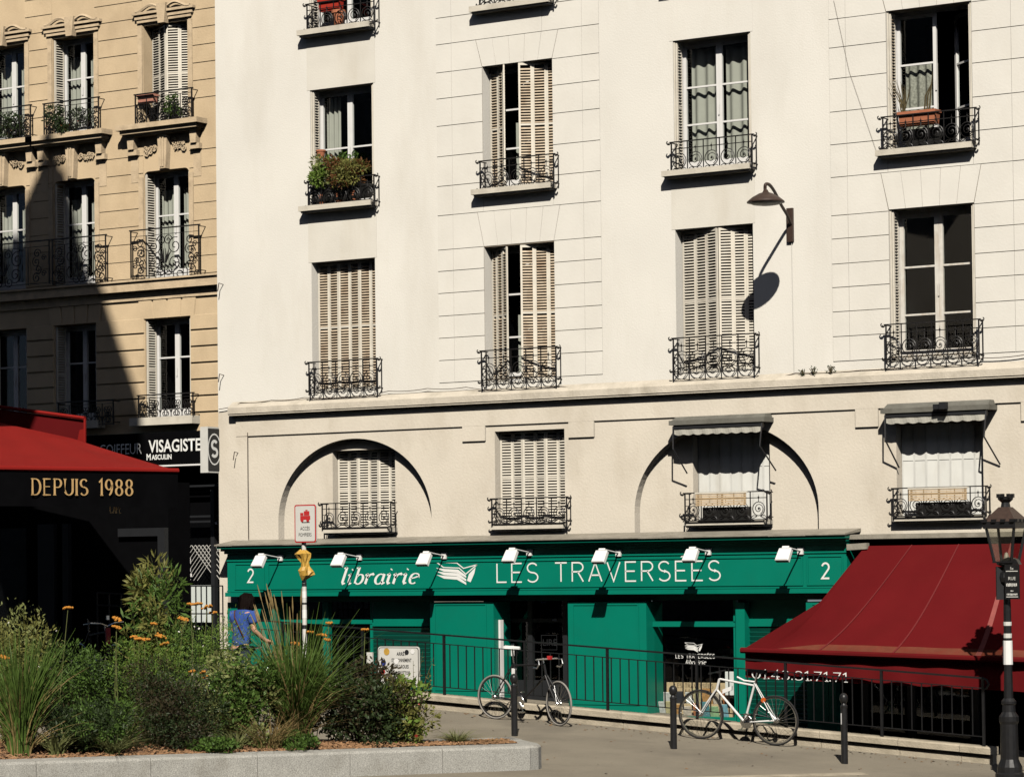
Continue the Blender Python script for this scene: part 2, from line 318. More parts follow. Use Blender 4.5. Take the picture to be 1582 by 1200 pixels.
# ================================================================== GROUND
def ground(name, y0, y1, mat, dz=0.0):
    mb = MB(); x0, x1, nx_, ny_ = -120, 80, 50, 14
    for j in range(ny_ + 1):
        for i in range(nx_ + 1):
            x = x0 + (x1 - x0) * i / nx_; y = y0 + (y1 - y0) * j / ny_
            mb.v.append((x, y, gz(max(-45, min(0, x)), max(-40, min(5, y))) + dz))
    for j in range(ny_):
        for i in range(nx_): a = j * (nx_ + 1) + i; mb.f.append((a, a + 1, a + nx_ + 2, a + nx_ + 1))
    structure(mb.build(name, mat))
ground("pavement", -16, 30, asphalt); ground("road", -120, -16, roadway_asphalt)

# ================================================================== WHITE BUILDING
wb = thing("white_building", "white rendered apartment building with shuttered windows and arches above the green shop", "building", loc=(0, 0, 0))
XL, XR = P(336, 500).x, -6.0
CX = [(-29.30, -27.99), (-25.82, -24.49), (-22.28, -20.92), (-18.64, -17.28)]
F2T = [10.62, 10.66, 10.69, 10.735]; F2B = 8.66; F1T = [7.72, 7.735, 7.76, 7.79]; F1B = 5.55
ZC = 5.30
holes = []
for c in range(4):
    x0, x1 = CX[c]; holes.append(rect(x0, x1, F2B, F2T[c])); holes.append(rect(x0, x1, F1B, F1T[c])); holes.append(rect(x0, x1, 11.62, 13.6))
sheet(rect(XL, XR, ZC, 16), holes, 0.0, 0.3, "upper_wall", white_render, wb)
ZM0 = 2.95
def ellipse_arch(cx, a, zs, b, z0, n=40): return [(cx - a, z0)] + [(cx - a * cos(pi * i / n), zs + b * sin(pi * i / n)) for i in range(n + 1)] + [(cx + a, z0)]
ARC = [(-28.475, 1.57), (-21.47, 1.60)]
ZS, ZA = 3.40, 1.345
MX = [(-29.02, -27.74), (-25.66, -24.34), (-22.11, -20.77), (-18.58, -17.20)]
MT = [4.56, 4.76, 4.62, 4.62]; MBZ = 3.26
mh = [ellipse_arch(cx, a, ZS, ZA, ZM0 + .001) for cx, a in ARC] + [rect(*MX[1], MBZ, MT[1]), rect(*MX[3], MBZ, MT[3])]
sheet(rect(XL, XR, ZM0, ZC - .001), mh, 0.0, 0.3, "mezzanine_wall", beige_render, wb)
for k, (cx, a) in enumerate(ARC):
    c = (0, 2)[k]; x0, x1 = MX[c]
    sheet(rect(cx - a - .05, cx + a + .05, ZM0, ZS + ZA + .05), [rect(x0, x1, MBZ, MT[c])], 0.165, 0.16, "arch_niche", beige_render, wb)
b = MB(); b.box(XL, P(352, 900).x, 0, .3, -2, ZM0); b.build("corner_pier", beige_render, wb)
# cornice, frieze and its drop blocks
XC = P(360, 640).x
def zP(px, py, y=0): return P(px, py, y).z
zt, zb_, zf = zP(400, 629, -.14), zP(400, 640, -.14), zP(400, 652, 0) - .02
c = MB(); n = 30
prof = [(0, zt + .12), (-.10, zt + .05), (-.15, zt + .012), (-.15, zb_ + .03), (-.135, zb_ + .025), (-.135, zb_), (-.03, zb_ - .004), (-.03, zb_ - .03), (0, zb_ - .03)]
for x in (XC, XR):
    c.v += [(x, y, z) for y, z in prof]
k = len(prof)
for i in range(k - 1): c.f.append((i, i + 1, k + i + 1, k + i))
c.f.append(tuple(range(k))); c.f.append(tuple(range(k, 2 * k)))
c.build("cornice", cornice_stone, wb)
f = MB(); zfb = zP(600, 664) ; f.box(P(366, 660).x, XR, -.028, .0, zfb, zb_ - .031); f.build("frieze", beige_render, wb)
for pxa, pxb, py in ((716, 751, 682), (880, 919, 676), (1323, 1358, 660), (1579, 1610, 650)):
    f = MB(); f.box(P(pxa, py).x, P(pxb, py).x, -.034, 0, zP(pxa, py), zfb - .002); f.build("drop_block", beige_render, wb)
f = MB(); f.box(P(366, 700).x, P(384, 700).x, -.02, 0, ZM0, zfb - .002); f.build("pilaster_strip", beige_render, wb)
# ---- ashlar blocks of the two rusticated bays
def ashlar(x_edges, opens, rows, lint):
    sheet(rect(x_edges[0] + .004, x_edges[3] - .004, rows[0] + .004, rows[-1] - .01), [rect(o[0] - .002, o[1] + .002, max(o[2] - .01, rows[0] + .03), o[3] + .002) for o in opens], -.0022, .004, "joint_bed", joint_mortar, wb)
    for r in range(len(rows) - 1):
        z0, z1 = rows[r] + .004, rows[r + 1] - .004
        segs = [(x_edges[0], x_edges[1]), (x_edges[2], x_edges[3])]
        mid = (x_edges[1], x_edges[2])
        hit = None
        for (x0, x1, zb, ztp) in opens:
            if z1 > zb and z0 < ztp - .02: hit = (x0, x1)
        if r in lint:
            x0, x1 = opens[lint[r]][0:2]; zz = opens[lint[r]][3]
            zl = max(z0, zz + .004)
            for q in ([(mid[0] + .002, z0), (x0 - .006, z0), (x0 - .126, z1), (mid[0] + .002, z1)], [(x1 + .006, z0), (mid[1] - .002, z0), (mid[1] - .002, z1), (x1 + .126, z1)]):
                v = MB(); v.prism(q, -.0105, .002); v.build("stone_block", block_render, wb)
            nv = 5; zl = max(z0, zz + .004)
            for i in range(nv):
                a0, a1 = i / nv, (i + 1) / nv
                bx0, bx1 = x0 + (x1 - x0) * a0, x0 + (x1 - x0) * a1
                tx0, tx1 = x0 - .12 + (x1 - x0 + .24) * a0, x0 - .12 + (x1 - x0 + .24) * a1
                v = MB(); g = .0035
                v.face_set([(bx0 + g, -.008, zl), (bx1 - g, -.008, zl), (tx1 - g, -.008, z1), (tx0 + g, -.008, z1), (bx0 + g / 2, .002, zl - .003), (bx1 - g / 2, .002, zl - .003), (tx1 - g / 2, .002, z1 + .004), (tx0 + g / 2, .002, z1 + .004)],
                           [(0, 1, 2, 3), (4, 5, 1, 0), (5, 6, 2, 1), (6, 7, 3, 2), (7, 4, 0, 3)])
                v.v = [(x_, y_ - .002, z_) for x_, y_, z_ in v.v]
                v.build("voussoir", block_render, wb)
        elif hit:
            segs += [(mid[0], hit[0] - .004), (hit[1] + .004, mid[1])]
            for (x0, x1, zb, ztp) in opens:
                if z0 < zb - .03 < z1: v = MB(); v.block(hit[0] - .002, hit[1] + .002, z0, zb - .002, -.010, .002, .0015); v.build("stone_block", block_render, wb)
        else:
            cut = (mid[0] + mid[1]) / 2 + (.5 if r % 2 else -.5); segs += [(mid[0], cut), (cut, mid[1])]
        for a, b_ in segs:
            if b_ - a < .05: continue
            v = MB(); v.block(a + .0018, b_ - .0018, z0, z1, -.010 - random.random() * .002, .002, .0015); v.build("stone_block", block_render, wb)
rz2 = [zP(676, q) for q in (29, 70, 113.3, 153.7, 196, 243, 288.8, 334, 387, 420, 454, 489, 523, 557.4, 592)][::-1]
xe2 = [P(676, 300).x, P(700, 300).x, P(902, 300).x, P(928.5, 300).x]
ashlar(xe2, [(*CX[1], F1B, F1T[1]), (*CX[1], F2B - .1, F2T[1])], rz2 + [rz2[-1] + .44, rz2[-1] + .88], {6: 0, 12: 1})
rz4 = [zP(1283, q) for q in (-18, 30.8, 75, 123, 174, 224.5, 275, 334, 370, 408.7, 445, 482.5, 520.7, 559)][::-1]
xe4 = [P(1284, 300).x, P(1310, 300).x, P(1566, 300).x, P(1596, 300).x]
ashlar(xe4, [(*CX[3], F1B, F1T[3]), (*CX[3], F2B - .1, F2T[3])], rz4, {6: 0, 12: 1})
# under-sill panels of the plain bays
for c in (0, 2):
    x0, x1 = CX[c]; p = MB(); p.box(x0 - .06, x1 + .04, -.004, .001, F1T[c] + .004, F2B - .12); p.build("spandrel_panel", spandrel_render, wb)
    p = MB(); p.box(x0 - .06, x1 + .04, -.004, .001, F2T[c] + .004, 11.5); p.build("spandrel_panel", spandrel_render if c == 0 else white_render, wb)
# sills
def sill(x0, x1, z1, h, d, mat=sill_stone, parent=wb, y=0):
    s = MB(); s.box(x0, x1, y - d, y - .001, z1 - h, z1); s.box(x0 + .03, x1 - .03, y - d + .04, y - .001, z1 - h - .03, z1 - h - .0005)
    return s.build("sill", mat, parent)
for c in range(4):
    x0, x1 = CX[c]; sill(x0 - .12, x1 + .06, F2B, .085, .2); sill(x0 - .12, x1 + .06, 11.62, .09, .2)
    p = MB(); p.box(x0, x1, .001, .3, F1B - .03, F1B + .004); p.build("sill", sill_stone, wb)
for c, y in ((0, .19), (1, 0), (2, .19), (3, 0)):
    x0, x1 = MX[c]; sill(x0 - .02, x1 + .04, MBZ, .075, .14 + y, y=y)
# ---- windows, shutters, railings
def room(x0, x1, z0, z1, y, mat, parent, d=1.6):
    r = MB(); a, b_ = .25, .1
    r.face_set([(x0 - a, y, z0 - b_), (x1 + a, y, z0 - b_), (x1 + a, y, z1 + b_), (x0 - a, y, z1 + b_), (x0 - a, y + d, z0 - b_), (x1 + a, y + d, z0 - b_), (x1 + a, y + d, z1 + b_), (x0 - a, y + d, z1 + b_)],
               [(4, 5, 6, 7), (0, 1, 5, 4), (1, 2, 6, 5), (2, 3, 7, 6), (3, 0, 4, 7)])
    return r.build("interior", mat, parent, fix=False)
def leaf_sash(x0, x1, z0, z1, bars, st=.05, y=0, th=.045):   # glazed leaf in its own frame, hinged later
    m_ = MB(); m_.box(x0, x0 + st, y, y + th, z0, z1); m_.box(x1 - st, x1, y, y + th, z0, z1)
    m_.box(x0 + st, x1 - st, y + .002, y + th - .002, z1 - st, z1); m_.box(x0 + st, x1 - st, y + .002, y + th - .002, z0, z0 + .12)
    lev = [z0 + .12] + [z0 + (z1 - z0) * q for q in bars] + [z1 - st]
    for q in lev[1:-1]: m_.box(x0 + st, x1 - st, y + .006, y + th - .006, q - .014, q + .014)
    return m_, [(x0 + st, x1 - st, lev[i], lev[i + 1]) for i in range(len(lev) - 1)]
def window(parent, x0, x1, z0, z1, y, bars=(.33, .66), mat=frame_white, rmat=room_dark, openleaf=0.0, st=.05, fr=.045):
    w_ = MB(); w_.box(x0, x0 + fr, y, y + .07, z0, z1); w_.box(x1 - fr, x1, y, y + .07, z0, z1); w_.box(x0 + fr, x1 - fr, y + .001, y + .069, z1 - fr, z1); w_.box(x0 + fr, x1 - fr, y + .001, y + .069, z0, z0 + .04)
    wo = w_.build("window", mat, parent)
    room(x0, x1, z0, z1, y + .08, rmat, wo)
    xm = (x0 + x1) / 2
    for side in (0, 1):
        a, b_ = (x0 + fr + .003, xm - .001) if side == 0 else (xm + .001, x1 - fr - .003)
        lf, panes = leaf_sash(a, b_, z0 + .045, z1 - fr - .005, bars, st, y + .012)
        lo = lf.build("sash", mat, wo)
        for (pa, pb, pc, pd) in panes:
            q = MB(); q.face_set([(pa, y + .035, pc), (pb, y + .035, pc), (pb, y + .035, pd), (pa, y + .035, pd)], [(0, 1, 2, 3)]); po = q.build("pane", pane, wo)
            if side == 1 and openleaf:
                mt = Matrix.Translation((b_, y + .04, 0)) @ Matrix.Rotation(-openleaf, 4, 'Z') @ Matrix.Translation((-b_, -y - .04, 0)); po.data.transform(mt)
        if side == 1 and openleaf: lo.data.transform(Matrix.Translation((b_, y + .04, 0)) @ Matrix.Rotation(-openleaf, 4, 'Z') @ Matrix.Translation((-b_, -y - .04, 0)))
        if side == 0:
            h = MB(); h.beam((xm - .004, y + .004, z0 + (z1 - z0) * .42), (xm - .004, y + .004, z0 + (z1 - z0) * .50), .02, .02, (0, 1, 0)); h.build("handle", mat, wo)
    return wo
def wavy(name, x0, x1, z0, z1, y, mat, parent, amp=.03, waves=5, nz=2, scallop=0.0):
    m_ = MB(); n = waves * 8
    for j in range(nz + 1):
        for i in range(n + 1):
            u = i / n; x = x0 + (x1 - x0) * u; t = j / nz
            zz = z0 + (z1 - z0) * t
            if j == 0: zz += scallop * abs(sin(u * waves * pi))
            m_.v.append((x, y + amp * sin(u * waves * 2 * pi + .4 * sin(u * 9)) * (1.1 - .5 * t), zz))
    for j in range(nz):
        for i in range(n): a = j * (n + 1) + i; m_.f.append((a, a + 1, a + n + 2, a + n + 1))
    return m_.build(name, mat, parent, smooth=True, fix=False)
def shutter(parent, a, b_, z0, z1, mat=shutter_cream, smat=None, st=.032, pitch=.045, solid=False, mids=(.5,), hw=.0232):
    a = Vector((a[0], a[1], 0)); b_ = Vector((b_[0], b_[1], 0)); d = (b_ - a); L = d.length; d /= L; nrm = Vector((d.y, -d.x, 0))
    if nrm.y > 0: nrm = -nrm
    def at(u, v, z): return Vector((a.x, a.y, 0)) + d * u + nrm * v + Vector((0, 0, z))
    m_ = MB(); th = .013; Z = Vector((0, 0, 1))
    for u in (st / 2 + .001, L - st / 2 - .001): m_.obox(at(u, 0, (z0 + z1) / 2), d * st / 2, nrm * th, Z * (z1 - z0) / 2)
    lev = [z0 + .04] + [z0 + (z1 - z0) * q for q in mids] + [z1 - .04]
    for q in [z0 + .02] + lev[1:-1] + [z1 - .02]: m_.obox(at(L / 2, 0, q), d * (L / 2 - st), nrm * th * .9, Z * .02)
    o = m_.build("shutter", mat, parent)
    if solid:
        p = MB(); p.obox(at(L / 2, -.002, (z0 + z1) / 2), d * (L / 2 - st), nrm * .005, Z * ((z1 - z0) / 2 - .04)); p.build("panel", mat, o)
        return o
    s = MB(); dz = Vector((0, 0, 1)); t1 = (nrm * cos(radians(38)) - dz * sin(radians(38)))   # lower edge towards the street
    t2 = nrm.cross(d) ; t2 = t1.cross(d)
    for i in range(len(lev) - 1):
        q = lev[i] + .03
        while q < lev[i + 1] - .025:
            s.obox(at(L / 2, -.001, q) , d * (L / 2 - st), t1 * hw, t2 * .0035); q += pitch
    stuff(s.build("slats", smat or mat, o))
    return o
_bay = {}
def bay_mesh(bw, h, style):
    key = (round(bw, 3), round(h, 3), style)
    if key in _bay: return _bay[key]
    m_ = MB(); r = .0082
    R = min(bw * .45, h * .235); cz = h * .40
    ring = [(R * cos(2 * pi * i / 16), 0, cz + R * sin(2 * pi * i / 16)) for i in range(16)]
    m_.tube(ring, r, 3, closed=True)
    sp = [((R * .85 * (1 - i / 15 * .85)) * cos(-1.2 + i / 15 * 9.5), -.004, cz + (R * .85 * (1 - i / 15 * .85)) * sin(-1.2 + i / 15 * 9.5)) for i in range(16)]
    m_.tube(sp, r * .9, 3)
    m_.lathe([(.001, cz - .02), (.02, cz), (.001, cz + .02)], 6)
    m_.tube([(0, 0, cz + R), (0, 0, h * .80)], r * .8, 3)
    m_.lathe([(.004, h * .74), (.019, h * .79), (.004, h * .83), (.001, h * .90)], 5)
    for sgn in (-1, 1):
        cc = [(sgn * (bw * .47 - R * .55 * (1 - cos(t))) , 0, h * .03 + R * .62 * sin(t) * 1.0) for t in [0, .5, 1, 1.5, 2, 2.5]]
        m_.tube(cc, r * .9, 3)
        m_.tube([(sgn * bw * .1, 0, cz - R - .004), (sgn * bw * .22, 0, h * .10), (sgn * bw * .44, 0, h * .05)], r * .9, 3)
    _bay[key] = m_.mesh("scroll"); _bay[key].materials.append(iron); return _bay[key]
def curl(m_, p, sx, s=.045, r=.009):
    pts = [(p[0] + sx * s * (1 - cos(t)) * .7, p[1], p[2] - s * sin(t) * (1 - t / 9)) for t in [0, .6, 1.2, 1.8, 2.4, 3.0, 3.6, 4.2]]
    m_.tube(pts, r, 4); m_.lathe([(.001, -.02), (.02, 0), (.001, .02)], 6, (p[0] + sx * s * .75, p[1], p[2] - s * .45))
def railing(parent, x0, x1, z0, z1, y0=0.0, out=.17, n=5):
    y = y0 - out; h = z1 - z0; m_ = MB()
    m_.beam((x0 - .03, y, z1), (x1 + .03, y, z1), .03, .016); m_.beam((x0, y, z0 + h * .78), (x1, y, z0 + h * .78), .012, .012); m_.beam((x0, y, z0 + .012), (x1, y, z0 + .012), .016, .016)
    m_.beam((x0, y, z0 + h * .55), (x0, y0, z0 + h * .55), .01, .01)
    for xx, sx in ((x0, -1), (x1, 1)):
        m_.beam((xx, y, z0 - .02), (xx, y, z1), .018, .018, (0, 1, 0))
        for zz in (z1 - .01, z0 + .05): m_.beam((xx, y, zz), (xx, y0 + .02, zz), .014, .014)
        m_.beam((xx, y0 - .03, z0), (xx, y0 - .03, z1), .014, .014, (0, 1, 0))
        curl(m_, (xx + sx * .02, y, z1), sx); curl(m_, (xx + sx * .02, y, z0 + .06), sx, .035)
    bw = (x1 - x0) / n
    for i in range(1, n): m_.beam((x0 + bw * i, y, z0), (x0 + bw * i, y, z1), .013, .013, (0, 1, 0))
    o = m_.build("balcony_railing", iron, parent)
    me = bay_mesh(bw, h, 0)
    for i in range(n):
        q = link("scroll", me, o); q.location = (x0 + bw * (i + .5), y, z0)
    return o
def folded(c, z0, z1, w_=.16, smat=None):
    x0, x1 = c
    for xx, s in ((x0, 1), (x1, -1)):
        shutter(wb, (xx + s * .016, .185), (xx + s * .016, .012), z0, z1, smat=smat); shutter(wb, (xx + s * .045, .03), (xx + s * .045, .19), z0, z1, smat=smat)
YW = .225
# col 1
x0, x1 = CX[0]
window(wb, x0, x1, F2B, F2T[0], YW, (.5,)); folded(CX[0], F2B + .02, F2T[0] - .02)
wavy("curtain", x0 + .09, x0 + .38, F2B + .3, F2T[0] - .1, YW + .13, curtain, wb, .03, 3)
def closed(c, z0, z1, y, n=6, zig=.02, smat=None, **k):
    x0, x1 = c; pts = [(x0 + .01 + (x1 - x0 - .02) * i / n, y + (zig if i % 2 else -zig)) for i in range(n + 1)]
    for i in range(n): shutter(wb, pts[i], pts[i + 1], z0, z1, smat=smat, **k)
closed(CX[0], F1B + .01, F1T[0] - .01, .19, 6, .012, slat_rusty); window(wb, x0, x1, F1B, F1T[0], YW + .03)
window(wb, x0, x1, 11.62, 13.5, YW, (.5,)); folded(CX[0], 11.63, 13.4)
# col 2: shutters half open in both floors
x0, x1 = CX[1]
for zb, ztp, sm in ((F2B, F2T[1], slat_rusty), (F1B, F1T[1], slat_rusty)):
    window(wb, x0, x1, zb, ztp, YW + .02)
    xa = x0 + .43; xb = x0 + .70
    pts = [(x0 + .02, .2), (x0 + .14, .17), (x0 + .29, .10), (xa, .01)] if zb == F1B else [(x0 + .02, .2), (x0 + .2, .17), (x0 + .34, .1), (xa, -.03)]
    for i in range(3): shutter(wb, pts[i], pts[i + 1], zb + .01, ztp - .01, smat=sm)
    pts = [(xb, -.02), (xb + .2, .09), (xb + .42, .16), (x1 - .02, .2)]
    for i in range(3): shutter(wb, pts[i], pts[i + 1], zb + .01, ztp - .01, smat=sm)
    wavy("curtain", x0 + .4, x1 - .1, zb + .05, zb + 1.1, YW + .14, curtain, wb, .02, 5)
window(wb, x0, x1, 11.62, 13.5, YW); closed((x0, x1), 11.63, 13.4, .19, 6, .015)
# col 3
x0, x1 = CX[2]
window(wb, x0, x1, F2B, F2T[2], YW, (.36, .66)); folded(CX[2], F2B + .02, F2T[2] - .02)
for a, b_ in ((x0 + .12, (x0 + x1) / 2 - .05), ((x0 + x1) / 2 + .05, x1 - .1)):
    wavy("curtain", a, b_, F2B + .06, F2T[2] - .1, YW + .15, curtain, wb, .03, 3)
xm = (x0 + x1) / 2 + .06
pts = [(x0 + .02, .2), (x0 + .27, .17), (x0 + .5, .11), (xm - .01, .02)]
for i in range(3): shutter(wb, pts[i], pts[i + 1], F1B + .01, F1T[2] - .02)
pts = [(xm + .012, .02), (xm + .22, .1), (xm + .42, .15), (x1 - .015, .19)]
for i in range(3): shutter(wb, pts[i], pts[i + 1], F1B + .01, F1T[2] - .02)
window(wb, x0, x1, F1B, F1T[2], YW + .03)
# col 4
x0, x1 = CX[3]
window(wb, x0, x1, F2B, F2T[3], YW + .02, (.30, .63), rmat=room_blue, openleaf=radians(38)); folded(CX[3], F2B + .02, F2T[3] - .02, smat=slat_rusty)
wavy("lace_curtain", x0 + .12, (x0 + x1) / 2 - .04, F2B + .1, F2B + 1.3, YW + .17, lace, wb, .03, 4)
window(wb, x0, x1, F1B, F1T[3], YW, (.30, .63), mat=frame_worn, st=.065, fr=.05); folded(CX[3], F1B + .02, F1T[3] - .02)
# mezzanine
closed(MX[0], MBZ + .01, MT[0] - .01, .33, 6, .02, hw=.0255); closed(MX[1], MBZ + .01, MT[1] - .01, .17, 6, .02, hw=.0255)
for c, y in ((2, .33), (3, .18)):
    x0, x1 = MX[c]; n = 7
    for i in range(n): shutter(wb, (x0 + .01 + (x1 - x0 - .02) * i / n, y + .008 * (i % 2)), (x0 + .01 + (x1 - x0 - .02) * (i + 1) / n - .004, y + .008 * ((i + 1) % 2)), MBZ + .01, MT[c] - .01, mat=shutter_white, solid=True, st=.012, mids=(.62,))
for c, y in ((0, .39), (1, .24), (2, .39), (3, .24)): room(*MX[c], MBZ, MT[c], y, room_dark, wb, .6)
# railings (survey of their rails)
def rail_px(pl, pr, y_top, y_bot, out=.17, y0=0, n=5):
    a = P(pl, y_top, y0 - out); b_ = P(pr, y_top, y0 - out); c_ = P(pl, y_bot, y0 - out); railing(wb, a.x + .07, b_.x - .07, c_.z, a.z, y0, out, n)
rail_px(471, 583, 281, 325); rail_px(472, 587, 560, 609); rail_px(469, 583, 8, 52.5)
rail_px(736, 861, 250, 299); rail_px(738, 864.5, 542.5, 596); rail_px(735, 860, -35, 14)
rail_px(1031, 1168, 221, 270); rail_px(1034, 1172, 523, 579); rail_px(1357, 1513, 182, 235, n=6); rail_px(1362, 1519, 502, 561, n=6)
rail_px(492.5, 609, 778, 817, .15, .0); rail_px(754, 881, 770.5, 811, .15); rail_px(1052, 1191, 762, 806, .17, .0); rail_px(1373, 1530, 754.5, 799, .17, n=6)
# small hooks left on the wall
for px, py in ((345, 440), (346, 580), (369, 700)):
    a = P(px, py); h = MB(); h.tube([(a.x, .02, a.z), (a.x, -.12, a.z + .02), (a.x - .02, -.13, a.z - .12)], .008, 4); h.build("wall_hook", brown_iron, wb)
# cables along the cornice
def cable(pts, label, sag=.03, r=.007, mat=brown_iron):
    q = []
    for i in range(len(pts) - 1):
        a, b_ = Vector(pts[i]), Vector(pts[i + 1])
        for k in range(6): t = k / 6; v = a.lerp(b_, t); v.z -= sag * 4 * t * (1 - t); q.append(v)
    q.append(Vector(pts[-1])); t_ = MB(); t_.tube(q, r, 4); o = t_.build("cable", mat); return tag(o, label, "cable", "wires on the facade")
pts = [P(px, py, -.05) for px, py in ((338, 632), (372, 622), (420, 618), (470, 614), (540, 613), (600, 604), (660, 600), (720, 598), (790, 603), (860, 596), (960, 600), (1020, 594), (1100, 590), (1180, 584), (1230, 576), (1330, 572), (1430, 562), (1520, 553), (1600, 545))]
cable(pts, "thin black cable running along the top of the long stone cornice", .02)
cable([P(382.5, 668, -.04), P(383, 740, -.04), P(384, 832, -.04)], "rusty thin wire dropping down the corner pilaster beside the first arch", 0, .006)
cable([P(1223, 372, -.02), P(1225, 480, -.02), P(1227, 578, -.02)], "pale wire running down the wall under the wall lamp", 0, .005, white_render)
cable([P(1288, 0, -.03), P(1312, 110, -.03), P(1358, 245, -.03)], "thin slanting wire across the blocks left of the top right window", 0, .002, joint_mortar)

# ================================================================== TAN STONE BUILDING
TY = .8
tb = thing("stone_building", "ochre cut stone building with carved window hoods beside the white one", "building")
TX = [(-37.45, -36.42), (-35.74, -34.75), (-33.60, -32.57)]
T3T, T3B = 12.31, P(215, 198.5, TY).z + .03; T2T, T2B = 9.70, P(221, 431, TY).z; T1T, T1B = 7.07, P(221, 648, TY).z + .02
th = []
for c in range(3):
    x0, x1 = TX[c]; th.append(rect(x0, x1, T3B, T3T)); th.append(rect(x0, x1, T1B, T1T))
    th.append([(x0, T2B), (x0, T2T - .1)] + [(x0 + .1 - .1 * cos(t), T2T - .1 + .1 * sin(t)) for t in (.4, .8, 1.2, 1.57)] + [(x1 - .1 + .1 * cos(t), T2T - .1 + .1 * sin(t)) for t in (1.57, 1.2, .8, .4)] + [(x1, T2T - .1), (x1, T2B)])
TZ0 = P(260, 668, TY).z
sheet(rect(-41, XL + .6, TZ0, 15.5), th, TY, .3, "facade_wall", tan_stone, tb)
zcut = P(336, 424, TY).z; zcl = P(336, 441, TY).z
b = MB(); b.box(-41, XL + .4, TY - .16, TY, zcl, zcut - .03); b.box(-41, XL + .4, TY - .2, TY, zcut - .029, zcut); b.box(-41, XL + .4, TY - .04, TY, zcl - .16, zcl - .001); b.build("cornice", tan_trim, tb)
# courses of cut stone between the windows
gaps = [(-38.6, TX[0][0]), (TX[0][1], TX[1][0]), (TX[1][1], TX[2][0]), (TX[2][1], XL + .35)]
def course(z0, z1, deep):
    for i, (a, b_) in enumerate(gaps):
        if i == 0 and z0 < 9: continue
        v = MB(); g = .012 if deep else .004
        v.block(a + .012, b_ - .012, z0 + g, z1 - g, TY - (.028 if deep else .012) - random.random() * .002, TY + .002, .012 if deep else .004); v.build("stone_block", tan_stone, tb)
z = 5.36
while z < zcl - .62: course(z, z + .29, True); z += .29
z = zcut + .04
while z < 10.0: course(z, z + .312, False); z += .312
z = 10.9
while z < 15.2: course(z, z + .312, False); z += .312
# lintel stones of the first floor
for c in (1, 2):
    x0, x1 = TX[c]
    for i in range(4):
        a = x0 - .1 + (x1 - x0 + .2) * i / 4; bb = x0 - .1 + (x1 - x0 + .2) * (i + 1) / 4
        v = MB(); k = (i - 1.5) * .03; v.face_set([(a + .01, TY - .024, T1T + .005), (bb - .01, TY - .024, T1T + .005), (bb - .01 + k, TY - .024, zcl - .17), (a + .01 + k, TY - .024, zcl - .17), (a, TY + .001, T1T), (bb, TY + .001, T1T), (bb + k, TY + .001, zcl - .165), (a + k, TY + .001, zcl - .165)],
                           [(0, 1, 2, 3), (4, 5, 1, 0), (5, 6, 2, 1), (6, 7, 3, 2), (7, 4, 0, 3)]); v.build("voussoir", tan_stone, tb)
def spiral(m_, c, r, turns, sx=1, y=0, t0=0, rad=.012, n=18):
    m_.tube([(c[0] + sx * r * (1 - .85 * i / n) * cos(t0 + turns * 2 * pi * i / n), y, c[1] + r * (1 - .85 * i / n) * sin(t0 + turns * 2 * pi * i / n)) for i in range(n + 1)], rad, 4)
for c in range(3):
    x0, x1 = TX[c]; xm = (x0 + x1) / 2
    # slab under the upper windows carried by consoles
    zs = T3B
    m_ = MB(); m_.box(x0 - .42, x1 + .42, TY - .30, TY, zs - .09, zs - .0); m_.box(x0 - .36, x1 + .36, TY - .24, TY, zs - .16, zs - .0905); m_.box(x0 - .32, x1 + .32, TY - .17, TY, zs - .2, zs - .1605); m_.build("window_hood", tan_trim, tb)
    for xx in (x0 - .2, x1 + .2):
        m_ = MB(); m_.prism([(-.08, -.2), (.08, -.2), (.06, -.42), (-.06, -.42)], TY - .14, TY); m_.box(-.11, .11, TY - .1, TY, -.52, -.425); m_.box(-.085, .085, TY - .02, TY - .001, -1.0, -.53)
        o = m_.build("console", tan_trim, tb); o.location = (xx, 0, zs)
    m_ = MB(); m_.prism([(-.11, -.2), (.11, -.2), (.075, T2T - zs + .01), (-.075, T2T - zs + .01)], TY - .12, TY); m_.tube([(-.03, TY - .125, -.25), (-.022, TY - .125, T2T - zs + .04)], .018, 4); m_.tube([(.03, TY - .125, -.25), (.022, TY - .125, T2T - zs + .04)], .018, 4)
    o = m_.build("keystone", tan_trim, tb); o.location = (xm, 0, zs)
    for s in (-1, 1):
        m_ = MB()
        for q in range(9):
            spiral(m_, (s * (.17 + .035 * q + random.uniform(-.02, .02)), -.36 + random.uniform(-.07, .07) - .012 * q), .05 + random.random() * .02, 1.3, s, TY - .03, random.random() * 6, .014, 9)
        o = m_.build("carved_ornament", tan_trim, tb); o.location = (xm, 0, zs)
    # architrave and broken hood of the top windows
    m_ = MB()
    for s in (-1, 1):
        for j, (zz, dd) in enumerate(((.05, .05), (.11, .07), (.19, .1))): m_.box(min(s * .1, s * (.62 + .04 * j)), max(s * .1, s * (.62 + .04 * j)), TY - dd, TY, zz, zz + .045)
        m_.tube([(s * (.12 + .5 * t), TY - .08, .29 + .05 * sin(t * 5)) for t in [i / 10 for i in range(11)]], .03, 5)
    m_.prism([(-.11, .34), (.11, .34), (.07, -.01), (-.07, -.01)], TY - .13, TY)
    o = m_.build("window_hood", tan_trim, tb); o.location = (xm, 0, T3T)
    # window surround slips
    for (zb, ztp) in ((T3B, T3T), (T2B, T2T - .1)):
        for xx in (x0 - .11, x1 + .008):
            m_ = MB(); m_.box(xx, xx + .1, TY - .03, TY + .001, zb + .01, ztp); m_.build("architrave", tan_trim, tb)
    # slab under T1 windows
    m_ = MB(); m_.box(x0 - .2, x1 + .2, TY - .22, TY, T1B - .14, T1B - .001); m_.build("sill", sill_stone, tb)
